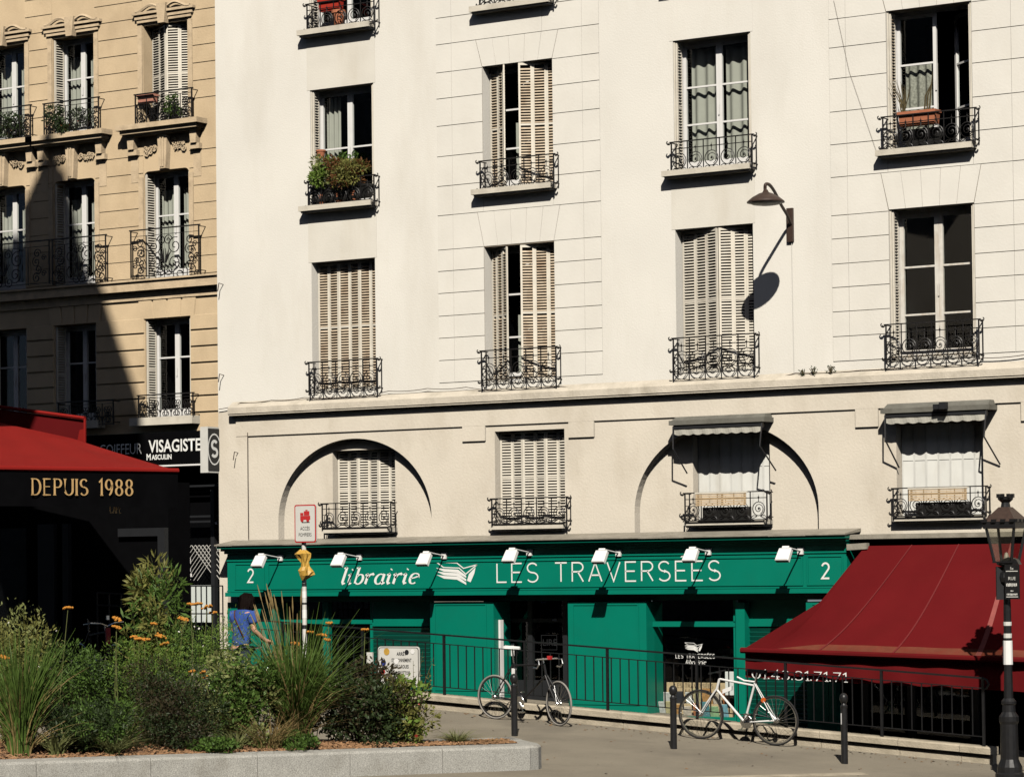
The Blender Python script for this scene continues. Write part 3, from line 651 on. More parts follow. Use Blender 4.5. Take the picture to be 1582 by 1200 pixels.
for c in range(3):
    x0, x1 = TX[c]
    for (zb, ztp) in ((T3B, T3T), (T2B, T2T), (T1B, T1T)):
        if c == 2 and zb == T3B:
            window(tb, x0, x1, zb, ztp, TY + .26, (.5,))
            xm = (x0 + x1) / 2 - .02
            for p0, p1 in (((x0 + .02, TY + .24), (x0 + .26, TY + .16)), ((x0 + .26, TY + .16), (xm - .015, TY + .04)), ((xm + .015, TY + .03), (xm + .25, TY + .12)), ((xm + .25, TY + .12), (x1 - .02, TY + .22))): shutter(tb, p0, p1, zb + .01, ztp - .02)
        else:
            window(tb, x0, x1, zb, ztp, TY + .25, (.6,) if zb != T1B else (.62,))
            shutter(tb, (x0 + .02, TY + .02), (x0 + .05, TY + .24), zb + .01, ztp - .02); shutter(tb, (x1 - .02, TY + .02), (x1 - .03, TY + .24), zb + .01, ztp - .02)
            if zb != T1B:
                wavy("curtain", x0 + .08, (x0 + x1) / 2 - .07, zb + .05, ztp - .3, TY + .40, curtain, tb, .02, 4); wavy("curtain", (x0 + x1) / 2 + .07, x1 - .08, zb + .05, ztp - .3, TY + .40, curtain, tb, .02, 4)
def ornate(parent, x0, x1, z0, z1, y0, out=.18, lyre=False):
    y = y0 - out; h = z1 - z0; m_ = MB(); w_ = x1 - x0
    for zz, t in ((z1, .03), (z1 - h * .13, .012), (z0 + .02, .018)): m_.beam((x0 - (.03 if zz == z1 else 0), y, zz), (x1 + (.03 if zz == z1 else 0), y, zz), t, t * .7)
    for xx in (x0, x1):
        m_.beam((xx, y, z0), (xx, y, z1), .02, .02, (0, 1, 0))
        for zz in (z1 - .02, z0 + .05): m_.beam((xx, y, zz), (xx, y0, zz), .014, .014)
    for f_ in ((.23, .77) if lyre else (.2, .4, .6, .8)): m_.beam((x0 + w_ * f_, y, z0), (x0 + w_ * f_, y, z1 - h * .13), .012, .012, (0, 1, 0))
    o = m_.build("balcony_railing", iron, parent); s = MB(); hh = h * .87
    if lyre:
        for sg in (-1, 1):
            for (cx, cz, r, t0) in ((.15, .70, .16, 1.2), (.13, .30, .15, -2), (.05, .85, .1, 0), (.06, .12, .11, 2)): spiral(s, (x0 + w_ * .5 + sg * w_ * cx, z0 + hh * cz), r, 1.6, sg, y, t0, .009)
            for (cx, cz, r, t0) in ((.37, .82, .09, 0), (.36, .60, .1, 2), (.38, .40, .09, 4), (.36, .18, .1, 1), (.44, .7, .06, 0), (.44, .28, .06, 0)): spiral(s, (x0 + w_ * .5 + sg * w_ * cx, z0 + hh * cz), r, 1.5, sg, y, t0, .009)
            for a in (0, .35, .7): s.tube([(x0 + w_ * .5 + sg * .02, y, z0 + hh * .3), (x0 + w_ * .5 + sg * (.03 + .10 * a), y, z0 + hh * .5), (x0 + w_ * .5 + sg * (.02 + .2 * a), y, z0 + hh * (.66 - .1 * a))], [.014, .012, .004], 4)
    else:
        for i in range(5):
            cx = x0 + w_ * (.1 + .2 * i)
            for (cz, r, t0) in ((.25, .095, 0), (.5, .06, 2), (.74, .085, 3)):
                for sg in (-1, 1): spiral(s, (cx + sg * .03, z0 + hh * cz), min(r, w_ * .095), 1.4, sg, y, t0, .008, 12)
    s.build("scrollwork", iron, o); return o
def orn_px(pl, pr, yt, yb, out=.18, lyre=False):
    a = P(pl, yt, TY - out); b_ = P(pr, yt, TY - out); c_ = P(pl, yb, TY - out); ornate(tb, a.x, b_.x, c_.z, a.z, TY, out, lyre)
orn_px(209, 296, 147, 197); orn_px(202, 307, 357, 430, .2, True); orn_px(214, 298, 611, 648)
orn_px(68, 152, 161, 214); orn_px(81, 163, 370.5, 440, .2, True); orn_px(-36, 47, 173, 222); orn_px(-64, 76, 384, 450, .2, True); orn_px(90, 175, 622, 660)
# ------------------------------------------------ hairdresser's ground floor
hs = thing("hairdresser_shop", "dark hairdresser shop front with a black sign band under the stone building", "shop front")
xa, xb = P(-30, 700, .6).x, XL + .5
b = MB(); b.box(xa, xb, .62, .9, P(200, 720, .6).z, TZ0 - .001); b.build("sign_band", black_matte, hs)
b = MB(); b.box(xa, xb, .58, .62, P(200, 720, .6).z - .03, P(200, 720, .6).z - .002); b.build("sign_trim", lamp_white, hs)
b = MB(); b.box(xa, xb, 1.1, 1.2, -.5, P(200, 720, .6).z); b.build("shop_wall", black_matte, hs)
o_ = P(231, 702, .6)
text_mesh("VISAGISTE", P(230, 676, .61).z - P(230, 698, .61).z + .05, "lettering", letter_white, hs, P(230, 698.5, .612), (1, 0, 0), (0, 0, 1), 'LEFT', .006, .86)
text_mesh("COIFFEUR", P(230, 676, .61).z - P(230, 698, .61).z + .02, "lettering", letter_white, hs, P(219, 700.5, .612), (1, 0, 0), (0, 0, 1), 'RIGHT', .0, .80)
text_mesh("M", .155, "lettering", letter_white, hs, P(226, 710.5, .612), (1, 0, 0), (0, 0, 1), 'LEFT', .004, .9)
text_mesh("ASCULIN", .118, "lettering", letter_white, hs, P(234.5, 709.8, .612), (1, 0, 0), (0, 0, 1), 'LEFT', .004, .95)
for px in (286, 331): b = MB(); c_ = P(px, 750, .85); b.box(c_.x - .05, c_.x + .03, .80, .9, -.5, 4.0); b.build("door_post", charcoal, hs)
for py in (750, 797, 805): b = MB(); c_ = P(300, py, .84); b.box(P(286, 800, .84).x, XL + .4, .83, .89, c_.z - .025, c_.z + .01); b.build("transom", charcoal, hs)
b = MB(); z_ = P(310, 806, .88).z; b.face_set([(P(289, 800, .88).x, .88, -.3), (XL + .3, .88, -.3), (XL + .3, .88, z_), (P(289, 800, .88).x, .88, z_)], [(0, 1, 2, 3)]); b.build("pane", pane, hs)
b = MB(); r0, r1 = P(296, 842, .86), P(334, 900, .86)
for i in range(9):
    for s in (-1, 1):
        xx = r0.x + i * .085; b.beam((xx, .86 + .004 * s, r0.z), (xx + s * .55, .86 + .004 * s, r0.z - .62), .008, .008)
b.build("window_grille", sign_grey, hs)
b = MB(); c_ = P(312, 930, .95); b.box(c_.x - .28, c_.x + .3, .93, .95, c_.z - .35, c_.z + .3); b.build("window_blind", lamp_white, hs)
for px, py, ww, hh in ((294, 866, .06, .1), (294, 880, .06, .06), (295, 888, .08, .06), (332, 808, .14, .04)):
    b = MB(); c_ = P(px, py, .84); b.box(c_.x - ww / 2, c_.x + ww / 2, .81, .82, c_.z - hh / 2, c_.z + hh / 2); b.build("sticker", lamp_white, hs)
ps = thing("projecting_sign", "grey box sign with a white ringed S sticking out beside the black sign band", "sign")
c0 = P(309.5, 694, -.3); x0 = c0.x; x1 = P(321, 694, -.3).x; z0, z1 = P(315, 730, -.3).z, P(315, 659, -.3).z
b = MB(); b.box(x0, x1, -.3, .7, z0, z1); b.build("sign_box", sign_grey, ps)
b = MB(); b.box(x1, x1 + .012, -.29, .68, z0 + .04, z1 - .03); b.build("sign_face", charcoal, ps)
plc = lambda u, v: Vector((x1 + .016, -.21 + u, z0 + .28 + v))
mb_, _ = strokes("S", .26, plc, 'sans', thick=.2); mb_.build("lettering", letter_white, ps)
b = MB(); ribbon(b, [(.07 + .17 * cos(2 * pi * i / 20), .12 + .26 * sin(2 * pi * i / 20)) for i in range(21)], .025, .025, plc); b.build("ring", letter_white, ps)
# ------------------------------------------------ unseen corner building, outlined to cast the shade on the stone building
DY = -14.0; tt = TY - DY
cb = thing("shade_building", "unseen tall corner building added and shaped to shade the stone building", "building")
def shade(px, py): p = P(px, py, TY); return (p.x + SUNX * tt, p.z + SUNZ * tt)
out = [shade(*q) for q in ((222, 652), (209, 600), (182, 522), (164, 466), (150, 432), (138, 415), (124, 372), (114, 320), (106, 285), (100, 262), (93, 256), (87, 236), (84, 219), (82, 219), (79, 238), (73, 258), (68, 285), (63, 318), (52, 333), (30, 337))]
xr = out[0][0]; out = [(xr - 1.8, -3.0), (xr - 1.8, 11.6), (xr, 12.4)] + out + [(xr - 16, out[-1][1] - 0.2), (xr - 16, -3)]  # lower wall set back so sun still reaches the cafe awning
b = MB(); b.prism(out, DY, DY - 7); b.build("roofed_block", beige_render, cb)
for i in range(5):
    for j in range(4):
        b = MB(); b.box(xr - 2.6 - i * 2.6, xr - 1.5 - i * 2.6, DY + .001, DY + .03, 2 + j * 3.1, 4 + j * 3.1); b.build("window", room_dark, cb)
# ------------------------------------------------ cafe on the left: dark front and red awning
R_ = P(275, 727, -9.0)
def solve_left(px, py, z):
    d = ray(px, py); t = (z - CAM.z) / d.z; return CAM + d * t
L_ = solve_left(-45, 722.5, R_.z)
cf = thing("cafe_pavilion", "dark glazed cafe front under the bright red awning at the left edge", "shop front")
A_, B_ = P(-70, 900, -6.2), P(247, 900, -6.2)
zt_ = R_.z - .02
b = MB(); b.box(A_.x, B_.x, -6.0, -5.5, -.5, zt_); b.build("wall", black_matte, cf)
for px0, px1 in ((57, 82), (95, 104)):
    b = MB(); b.box(P(px0, 900, -6.1).x, P(px1, 900, -6.1).x, -6.08, -6.001, -.3, P(60, 810, -6).z); b.build("panel", charcoal, cf)
b = MB(); b.box(B_.x - .13, B_.x, -6.09, -6.001, -.3, P(250, 815, -6).z); b.box(B_.x - .9, B_.x - .131, -6.08, -6.001, P(250, 815, -6).z - .12, P(250, 815, -6).z); b.build("door_frame", charcoal, cf)
b = MB(); b.face_set([(A_.x, -6.03, .3), (P(56, 900, -6).x, -6.03, .3), (P(56, 900, -6).x, -6.03, P(60, 815, -6).z), (A_.x, -6.03, P(60, 815, -6).z)], [(0, 1, 2, 3)]); b.build("pane", pane, cf)
aw = thing("cafe_awning", "bright red sunlit canvas awning with black valance reading DEPUIS 1988 in gold", "awning")
T0, T1 = P(-60, 640, -7.2), P(112, 677, -7.2)
def grid_fabric(L0, R0, L1, R1, n, m, sag, th=.01):
    g = MB()
    for j in range(m + 1):
        t = j / m
        for i in range(n + 1):
            s = i / n; p = L0.lerp(R0, s).lerp(L1.lerp(R1, s), t); p.z -= sag * 4 * t * (1 - t) + .012 * sin(s * 23) * sin(t * pi); g.v.append(tuple(p))
    for j in range(m):
        for i in range(n): a = j * (n + 1) + i; g.f.append((a, a + 1, a + n + 2, a + n + 1))
    return g
grid_fabric(T0, T1, L_, R_, 24, 8, .02).build("canvas", bright_red_canvas, aw, smooth=True)
b = MB(); b.tube([L_ + Vector((0, 0, .0)), R_], .035, 8); b.build("front_bar", bright_red_canvas, aw)
dv = (R_ - L_); dvn = dv.normalized(); vh = R_.z - P(275, 783, -9.0).z
nrm_ = Vector((dvn.y, -dvn.x, 0)).normalized()
b = MB(); n = 40
for i in range(n + 1):
    p = L_.lerp(R_, i / n)
    for zz, o in ((-.03, 0), (-vh * .5, .012), (-vh, .02)): q = p + nrm_ * (o * sin(i * .9)) + Vector((0, 0, zz)); b.v.append(tuple(q))
for i in range(n):
    for k in range(2): a = i * 3 + k; b.f.append((a, a + 1, a + 4, a + 3))
b.build("valance", black_matte, aw, smooth=True)
def on_val(px, py):
    d = ray(px, py); return CAM + d * ((L_ - CAM).dot(nrm_) / d.dot(nrm_))
st = on_val(49, 764); s9 = (on_val(203, 766) - st).dot(dvn)
plc = lambda u, v: st + dvn * u + nrm_ * .024 + Vector((0, 0, v))
mb_, ln = strokes("DEPUIS 1988", .205, plc, 'serif', gap=.32, thick=.16, thin=.05); s_ = s9 / ln
mb_, ln = strokes("DEPUIS 1988", .205, plc, 'serif', gap=.32 * s_, thick=.15, thin=.05, wscale=s_); mb_.build("lettering", gold, aw)
st2 = on_val(177, 792)
plc = lambda u, v: st2 + dvn * u - nrm_ * .12 + Vector((0, 0, v))
mb_, ln = strokes("CAFE", .11, plc, 'serif', gap=.12, thick=.16, thin=.05, wscale=.5); mb_.build("lettering", gold, aw)
b = MB(); q0, q1 = P(-50, 622, -6.9), P(131, 646, -6.9); b.tube([q0, q1], .03, 6); b.tube([q1, P(131, 684, -6.9)], .02, 5); b.build("rear_rail", bright_red_canvas, aw)
b = MB(); b.face_set([P(123, 664, -6.88), P(131, 662, -6.88), P(132, 682, -6.88), P(119, 682, -6.88)], [(0, 1, 2, 3)]); b.build("rolled_canvas", bright_red_canvas, aw)
b = MB(); b.face_set([q0 + Vector((0, .02, -.04)), q1 + Vector((0, .02, -.03)), P(129, 684, -6.85), P(-50, 660, -6.85)], [(0, 1, 2, 3)]); b.build("rear_canvas", red_canvas, aw)
# ------------------------------------------------ unseen house row added behind the viewer to block sky light
random.seed(40)
wm = MB().box(-.55, .55, 0, .04, 0, 1.9).mesh("window"); wm.materials.append(room_dark)
t = thing("unseen_house_row", "unseen plain house row behind the viewer, added to cut sky light and reflections", "building")
x0, x1, hh = -78, 40, 27
b = MB(); b.box(x0, x1, -60, -47, -3, hh); b.build("wall", M("dark_stone", (.12, .105, .09), .9), t)  # stone kept dark so the window panes reflect less
b = MB(); b.prism([(x0, hh + .01), (x1, hh + .01), (x1 - 1.5, hh + 1.0), (x0 + 1.5, hh + 1.0)], -60, -49); b.build("roof", zinc, t)
for i in range(int((x1 - x0) // 3)):
    for j in range(7): o = link("window", wm, t); o.location = (x0 + 1.6 + i * 3, -46.99, 2 + j * 3.4)

# ================================================================== GREEN BOOKSHOP FRONT
sh = thing("bookshop_facade", "emerald green bookshop front with white lettering and an open book emblem", "shop front")
YF = -.30
fx0, fx1 = P(351.5, 900, YF).x, P(1309, 900, YF).x
fzt, fzb = 2.86, P(800, 918.5, YF).z
b = MB(); b.box(fx0, fx1, YF, -.001, fzb + .07, fzt); b.build("fascia", green_paint, sh)
b = MB(); b.box(fx0 - .02, fx1 + .02, YF - .045, -.002, fzb, fzb + .069); b.box(fx0, fx1, YF - .02, YF - .0005, fzb + .075, fzb + .10); b.box(fx0, fx1, YF - .02, YF - .0005, 2.735, 2.76); b.build("moulding", green_paint, sh)
b = MB()
b.box(fx0 - .03, fx1 + .03, YF - .05, -.003, fzt + .001, fzt + .045); b.box(fx0 - .05, fx1 + .05, YF - .12, -.003, fzt + .046, fzt + .09); b.box(fx0 - .07, fx1 + .07, YF - .2, -.003, fzt + .091, fzt + .135); b.build("fascia_cornice", green_paint, sh)
b = MB(); zl = fzt + .137
b.face_set([(fx0 - .09, YF - .24, zl), (fx1 + .09, YF - .24, zl), (fx1 + .09, 0, zl + .05), (fx0 - .09, 0, zl + .05), (fx0 - .09, YF - .24, zl + .02), (fx1 + .09, YF - .24, zl + .02), (fx1 + .09, 0, zl + .1), (fx0 - .09, 0, zl + .1)],
           [(0, 3, 2, 1), (4, 5, 6, 7), (0, 1, 5, 4), (1, 2, 6, 5), (2, 3, 7, 6), (3, 0, 4, 7)]); b.build("zinc_ledge", zinc, sh)
# raised frames at both ends carrying the house number
def frame_rect(x0, x1, z0, z1, y, t=.022, d=.014):
    m_ = MB(); m_.box(x0, x1, y - d, y - .0005, z1 - t, z1); m_.box(x0, x1, y - d, y - .0005, z0, z0 + t); m_.box(x0, x0 + t, y - d, y - .0006, z0 + t, z1 - t); m_.box(x1 - t, x1, y - d, y - .0006, z0 + t, z1 - t); return m_
for pl, pr in ((363, 409), (1247, 1303)): frame_rect(P(pl, 890, YF).x, P(pr, 890, YF).x, fzb + .115, 2.70, YF).build("number_panel", green_paint, sh)
frame_rect(P(414, 890, YF).x, P(1241, 890, YF).x, fzb + .115, 2.70, YF, .026, .016).build("fascia_panel", green_paint, sh)
def sgn(text, px, py, h, style, pxend=None, **k):
    o = P(px, py, YF - .006); plc = lambda u, v: Vector((o.x + u, YF - .006, o.z + v))
    g0 = k.pop('gap', .24); mb_, ln = strokes(text, h, plc, style, gap=g0, **k)
    if pxend:
        L_need = P(pxend, py, YF).x - o.x; s = L_need / ln; ws = k.pop('wscale', 1)
        mb_, ln = strokes(text, h, plc, style, gap=g0 * s, wscale=ws * s, **k)
    return mb_.build("lettering", letter_white, sh, fix=False)
sgn("LES TRAVERSÉES", 768, 899, .295, 'sans', 1113, gap=.28, thick=.078)
sgn("librairie", 526, 902, .262, 'sans', 644, gap=.1, thick=.19, thin=.055, slant=.26)
sgn("2", 383, 899, .22, 'sans', thick=.12); sgn("2", 1270, 893, .225, 'sans', thick=.12)
def book(cx, cy, y, s, parent, mat=letter_white):   # open book emblem, drawn as flat strokes and pages
    o = P(cx, cy, y); plc = lambda u, v: Vector((o.x + u * s, y, o.z + v * s * .74)); m_ = MB()
    for L in ([(-.95, .62), (.0, .56), (.30, .28), (.92, .46)], [(-.95, .62), (-.62, .34), (.1, .30), (.4, -.02), (.92, .46)]): ribbon(m_, L, .05, .05, plc)
    for dz, sh_ in ((.26, 0), (.08, .05), (-.1, .1)):
        q = [(-.98 + sh_ * .3, dz + .06), (-.55, dz), (.05, dz - .04), (.42, dz - .36), (.42, dz - .47), (.0, dz - .2), (-.6, dz - .14)]
        n0 = len(m_.v); m_.v += [tuple(plc(*v)) for v in q]; m_.f.append(tuple(range(n0, n0 + len(q))))
    q = [(.46, -.36), (.55, -.02), (.86, .34), (.80, .02), (.62, -.44)]; n0 = len(m_.v); m_.v += [tuple(plc(*v)) for v in q]; m_.f.append(tuple(range(n0, n0 + 5)))
    return m_.build("book_emblem", mat, parent, fix=False)
book(706, 886, YF - .005, .42, sh)
# floor line and lower part
def low(x): return gz(x, -1) + .05
YB = -.04
def pil(pl, pr, pt, yf, name="pilaster", mat=green_paint, frame=True):
    a, b_ = P(pl, 1000, yf).x, P(pr, 1000, yf).x; zt2 = P((pl + pr) / 2, pt, yf).z
    m_ = MB(); m_.box(a, b_, yf, .3, low(b_) - .3, zt2); o = m_.build(name, mat, sh)
    if frame: fr = frame_rect(a + .09, b_ - .13, low(b_) + .12, zt2 - .03, yf, .02, .012); fr.build("panel_moulding", mat, o)
    return o
zhead = fzb - .0005
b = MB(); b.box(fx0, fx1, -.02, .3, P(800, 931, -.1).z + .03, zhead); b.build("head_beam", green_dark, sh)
pil(352, 371, 930, -.14, frame=False); pil(371, 424, 931, -.13); pil(665, 763, 929.5, -.2); pil(878, 999, 929.5, -.2, frame=True); pil(1137, 1151, 930, -.10, frame=False); pil(1246, 1291, 929, -.2)
# recess back panels
zmax = P(800, 925, .1).z + .2
def bay(pl, pr, y): return P(pl, 1000, y).x, P(pr, 1000, y).x
def glazed(pl, pr, y, pbar, sill_py, textured=None):
    a, b_ = bay(pl, pr, y); zb2 = P((pl + pr) / 2, sill_py, y).z; zb1 = P((pl + pr) / 2, pbar, y).z; z1 = zmax
    m_ = MB(); m_.box(a, b_, y - .03, y + .05, zb1 - .045, zb1 + .02); m_.box(a, b_, y - .02, y + .05, zb1 + .021, zb1 + .035); m_.box(a, a + .05, y - .02, y + .05, low(b_) - .2, z1); m_.box(b_ - .05, b_, y - .02, y + .05, low(b_) - .2, z1); m_.box(a, b_, y - .06, y + .04, low(b_) - .4, zb2); wo = m_.build("shop_window", green_paint, sh)
    for q0, q1 in ((zb2, zb1 - .045), (zb1 + .036, z1)):
        g = MB(); g.face_set([(a + .05, y + .02, q0), (b_ - .05, y + .02, q0), (b_ - .05, y + .02, q1), (a + .05, y + .02, q1)], [(0, 1, 2, 3)]); g.build("pane", pane, wo)
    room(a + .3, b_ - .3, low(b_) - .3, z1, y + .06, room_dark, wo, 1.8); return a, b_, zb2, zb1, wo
glazed(424, 577, .08, 959, 1068)
m_ = MB(); xx = P(505, 1000, .06).x; m_.box(xx - .07, xx + .05, .04, .14, low(xx) - .3, zmax); m_.build("mullion", green_paint, sh)
a, b_, zb2, zb1, w2 = glazed(1001, 1139, .02, 963, 1106)
# rolling shutters
def roller(pl, pr, y, pbar):
    a, b_ = bay(pl, pr, y); zb1 = P((pl + pr) / 2, pbar, y).z; m_ = MB(); m_.box(a, b_, y, y + .06, zb1, zmax); m_.box(a, b_, y - .03, y, zb1 - .03, zb1 + .03); o = m_.build("shutter_head", green_paint, sh)
    z = zb1 - .04; 
    while z > low(b_) - .1:
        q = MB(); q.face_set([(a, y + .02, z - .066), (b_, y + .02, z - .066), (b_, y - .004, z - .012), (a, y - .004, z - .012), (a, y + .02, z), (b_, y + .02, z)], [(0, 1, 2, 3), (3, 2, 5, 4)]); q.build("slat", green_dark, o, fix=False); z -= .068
roller(577, 664, .05, 964); roller(1152, 1246, .05, 964)
# entrance
a, b_ = bay(764, 878, .35); m_ = MB(); zt2 = P(820, 958, .35).z
for f0, f1 in ((0, .06), (.47, .53), (.94, 1)): m_.box(a + (b_ - a) * f0, a + (b_ - a) * f1, .32, .40, low(b_) - .3, zmax)
m_.box(a, b_, .325, .395, zt2 - .03, zt2 + .03); m_.box(a, b_, .33, .39, low(b_) - .3, low(b_) + .35); eo = m_.build("entrance_door", charcoal, sh)
g = MB(); g.face_set([(a, .36, low(b_)), (b_, .36, low(b_)), (b_, .36, zmax), (a, .36, zmax)], [(0, 1, 2, 3)]); g.build("pane", pane, eo); room(a, b_, low(b_) - .3, zmax, .42, room_dark, eo, 2)
m_ = MB(); c_ = P(773, 1000, .0); 
m_.box(c_.x - .045, c_.x + .045, -.06, .03, low(c_.x) - .1, P(773, 957, 0).z); m_.build("door_post", lamp_white, sh)
for px, py, ww, hh in ((790, 1003, .1, .2), (858, 957, .04, .05), (854, 957, .03, .03)):
    q = MB(); c_ = P(px, py, .3); q.box(c_.x - ww / 2, c_.x + ww / 2, .30, .31, c_.z - hh / 2, c_.z + hh / 2); q.build("notice", lamp_white, sh)
c_ = P(849, 992, .31); frame_rect(c_.x - .16, c_.x + .14, c_.z - .12, c_.z + .12, .315, .008, .004).build("door_lettering", charcoal, sh)
text_mesh("LIRE", .15, "lettering", charcoal, sh, (c_.x, .312, c_.z - .05), (1, 0, 0), (0, 0, 1))
# window transfer: emblem and name
yy = .012
book(1072, 1000, yy, .17, sh); 
o = P(1044, 1016, yy); plc = lambda u, v: Vector((o.x + u, yy, o.z + v))
mb_, ln = strokes("LES TRAVERSÉES", .065, plc, gap=.3, thick=.13); s = (P(1104, 1016, yy).x - o.x) / ln
mb_, ln = strokes("LES TRAVERSÉES", .065, plc, gap=.3 * s, wscale=s, thick=.13); mb_.build("lettering", letter_white, sh, fix=False)
o2 = P(1059, 1025, yy); plc = lambda u, v: Vector((o2.x + u, yy, o2.z + v)); mb_, ln = strokes("librairie", .062, plc, gap=.1, thick=.2, thin=.08, slant=.25); s = (P(1090, 1025, yy).x - o2.x) / ln
mb_, ln = strokes("librairie", .062, plc, gap=.1 * s, wscale=s, thick=.2, thin=.08, slant=.25); mb_.build("lettering", letter_white, sh, fix=False)
# display: slanted cream side board and shelf of books
m_ = MB(); m_.box(a := P(1003, 1000, .1).x + .02, a + .05, .1, .65, low(a), P(1003, 968, .1).z); m_.build("display_board", sill_stone, sh)
xs0, xs1 = P(1016, 1080, .25).x, P(1128, 1080, .25).x
m_ = MB()
zsh = P(1060, 1107, .2).z
m_.box(xs0, xs1, .12, .5, zsh - .1, zsh); m_.box(xs0, xs1, .5, .53, zsh, zsh + .52); m_.build("display_shelf", wood_slat, sh)
cols = [(.7, .7, .66), (.25, .5, .6), (.55, .2, .08), (.62, .55, .3), (.75, .72, .68), (.1, .3, .35), (.6, .32, .12), (.05, .05, .06), (.35, .55, .3), (.7, .6, .5)]
bmats = [M("book_cover_%s" % n, c, .5, .25, 25) for n, c in zip("white teal rust ochre ivory petrol orange black green sand".split(), cols)]
for row, (yy_, dz) in enumerate(((.18, 0), (.36, .20))):
    x = xs0 + .04; i = 0
    while x < xs1 - .1:
        ww = random.uniform(.1, .17); hh = random.uniform(.16, .24); mt = bmats[(i * 3 + row * 4) % 10]
        bk_ = MB(); bk_.obox((0, 0, hh / 2), (ww / 2, 0, 0), (0, .012, .004), (0, -.03 * hh / .2, hh / 2)); bo = bk_.build("book", mt)
        bo.location = (x + ww / 2, yy_, zsh + dz + .002); lb = ["white", "teal", "rust red", "ochre", "ivory", "petrol blue", "orange", "black", "green", "sand"][(i * 3 + row * 4) % 10]
        tag(bo, f"{lb} book standing on the {'front' if row == 0 else 'back'} row of the bookshop window display", "book", f"{lb} books in the {'front' if row == 0 else 'back'} row of the window display")
        x += ww + random.uniform(.015, .05); i += 1
    if row == 0: m_ = MB(); m_.box(xs0, xs1, .31, .5, zsh + .002, zsh + .2); m_.build("display_step", wood_slat, sh)
q = MB(); c_ = P(1132, 1055, .1); q.box(c_.x - .13, c_.x + .1, .10, .11, c_.z - .18, c_.z + .18); tag(q.build("notice_sheet", lamp_white), "white sheet of paper taped inside the bookshop window at its right edge", "notice")
# walkway behind the fence, low stone kerb with overhanging cap
YK = -2.12
def kz(x): return gz(x, YK)
xk0, xk1 = P(520, 1080, YK).x - 5, P(1533, 1165, YK).x
m_ = MB()
for i in range(30):
    x0 = -45 + i * 1.2; x1 = x0 + 1.2
    if x1 > xk1 - .2: break
    m_.face_set([(x0, YK + .16, kz(x0) + .04), (x1, YK + .16, kz(x1) + .04), (x1, .3, kz(x1) + .07), (x0, .3, kz(x0) + .07)], [(0, 1, 2, 3)])
structure(m_.build("walkway", asphalt))
kt = bpy.data.objects.new("kerb", None); COL.objects.link(kt); structure(kt)
x = xk0; cap = .10
while x < xk1 - .05:
    ln = min(random.uniform(.9, 1.3), xk1 - x)
    if xk1 - (x + ln) < .4: ln = xk1 - x
    x1 = x + ln; g = .004
    def kp(xx, y, dz): return (xx, y, kz(xx) + dz)
    for nm, y0, y1, h0, h1, ch in (("kerb_base", YK + .03, YK + .2, -.1, .135, .004), ("kerb_cap", YK - .035, YK + .22, .137, .235, .02)):
        v = MB(); pr = [(y1, h0), (y0, h0), (y0, h1 - ch), (y0 + ch, h1), (y1, h1)]
        v.v = [kp(x + g, y, h) for y, h in pr] + [kp(x1 - g, y, h) for y, h in pr]; k = len(pr)
        v.f = [tuple(range(k))] + [tuple(range(k, 2 * k))[::-1]] + [(i, k + i, k + (i + 1) % k, (i + 1) % k) for i in range(k)]
        v.build(nm, old_stone, kt)
    x = x1
# ------------------------------------------------ fence along the kerb
fn = thing("street_fence", "long black iron fence on the low stone kerb before the bookshop", "fence")
YN = YK + .06
def zr(x, base, px): return 0
pt = [P(499, 967, YN), P(686, 980.5, YN), P(938, 999, YN), P(1361, 1034, YN), P(1518, 1047, YN)]
sl_ = (pt[-1].z - pt[1].z) / (pt[-1].x - pt[1].x)
def ztop(x): return pt[1].z + sl_ * (x - pt[1].x)
def zmid(x): return ztop(x) - (P(686, 980.5, YN).z - P(686, 994.5, YN).z)
def zlow(x): return ztop(x) - (P(686, 980.5, YN).z - P(686, 1061, YN).z)
fxa = P(400, 962, YN).x; fxb = pt[-1].x
for nm, fz, t in (("top_rail", ztop, .04), ("middle_rail", zmid, .022), ("bottom_rail", zlow, .022)):
    m_ = MB(); m_.beam((fxa, YN, fz(fxa)), (fxb, YN, fz(fxb)), t, t * .6); m_.build(nm, black_paint, fn)
posts = [P(px, 1000, YN).x for px in (437, 560, 686, 811, 938, 1076, 1213, 1361, 1518)]
for x in posts:
    m_ = MB(); m_.beam((x, YN, kz(x) + .1), (x, YN, ztop(x)), .035, .035, (0, 1, 0)); m_.build("post", black_paint, fn)
x = fxa + .05; hb = zmid(0) - zlow(0); me = MB().beam((0, 0, 0), (0, 0, hb), .014, .014, (0, 1, 0)).mesh("baluster"); me.materials.append(black_paint)
while x < fxb:
    if min(abs(x - q) for q in posts) > .05: o = link("baluster", me, fn); o.location = (x, YN, zlow(x))
    x += .152
m_ = MB(); e = Vector((fxb, YN, ztop(fxb))); m_.tube([e, e + Vector((.06, -.0, -.02)), e + Vector((.09, 0, -.08)), e + Vector((.05, 0, -.14)), e + Vector((0, 0, -.15))], .018, 6); m_.build("rail_end", black_paint, fn)
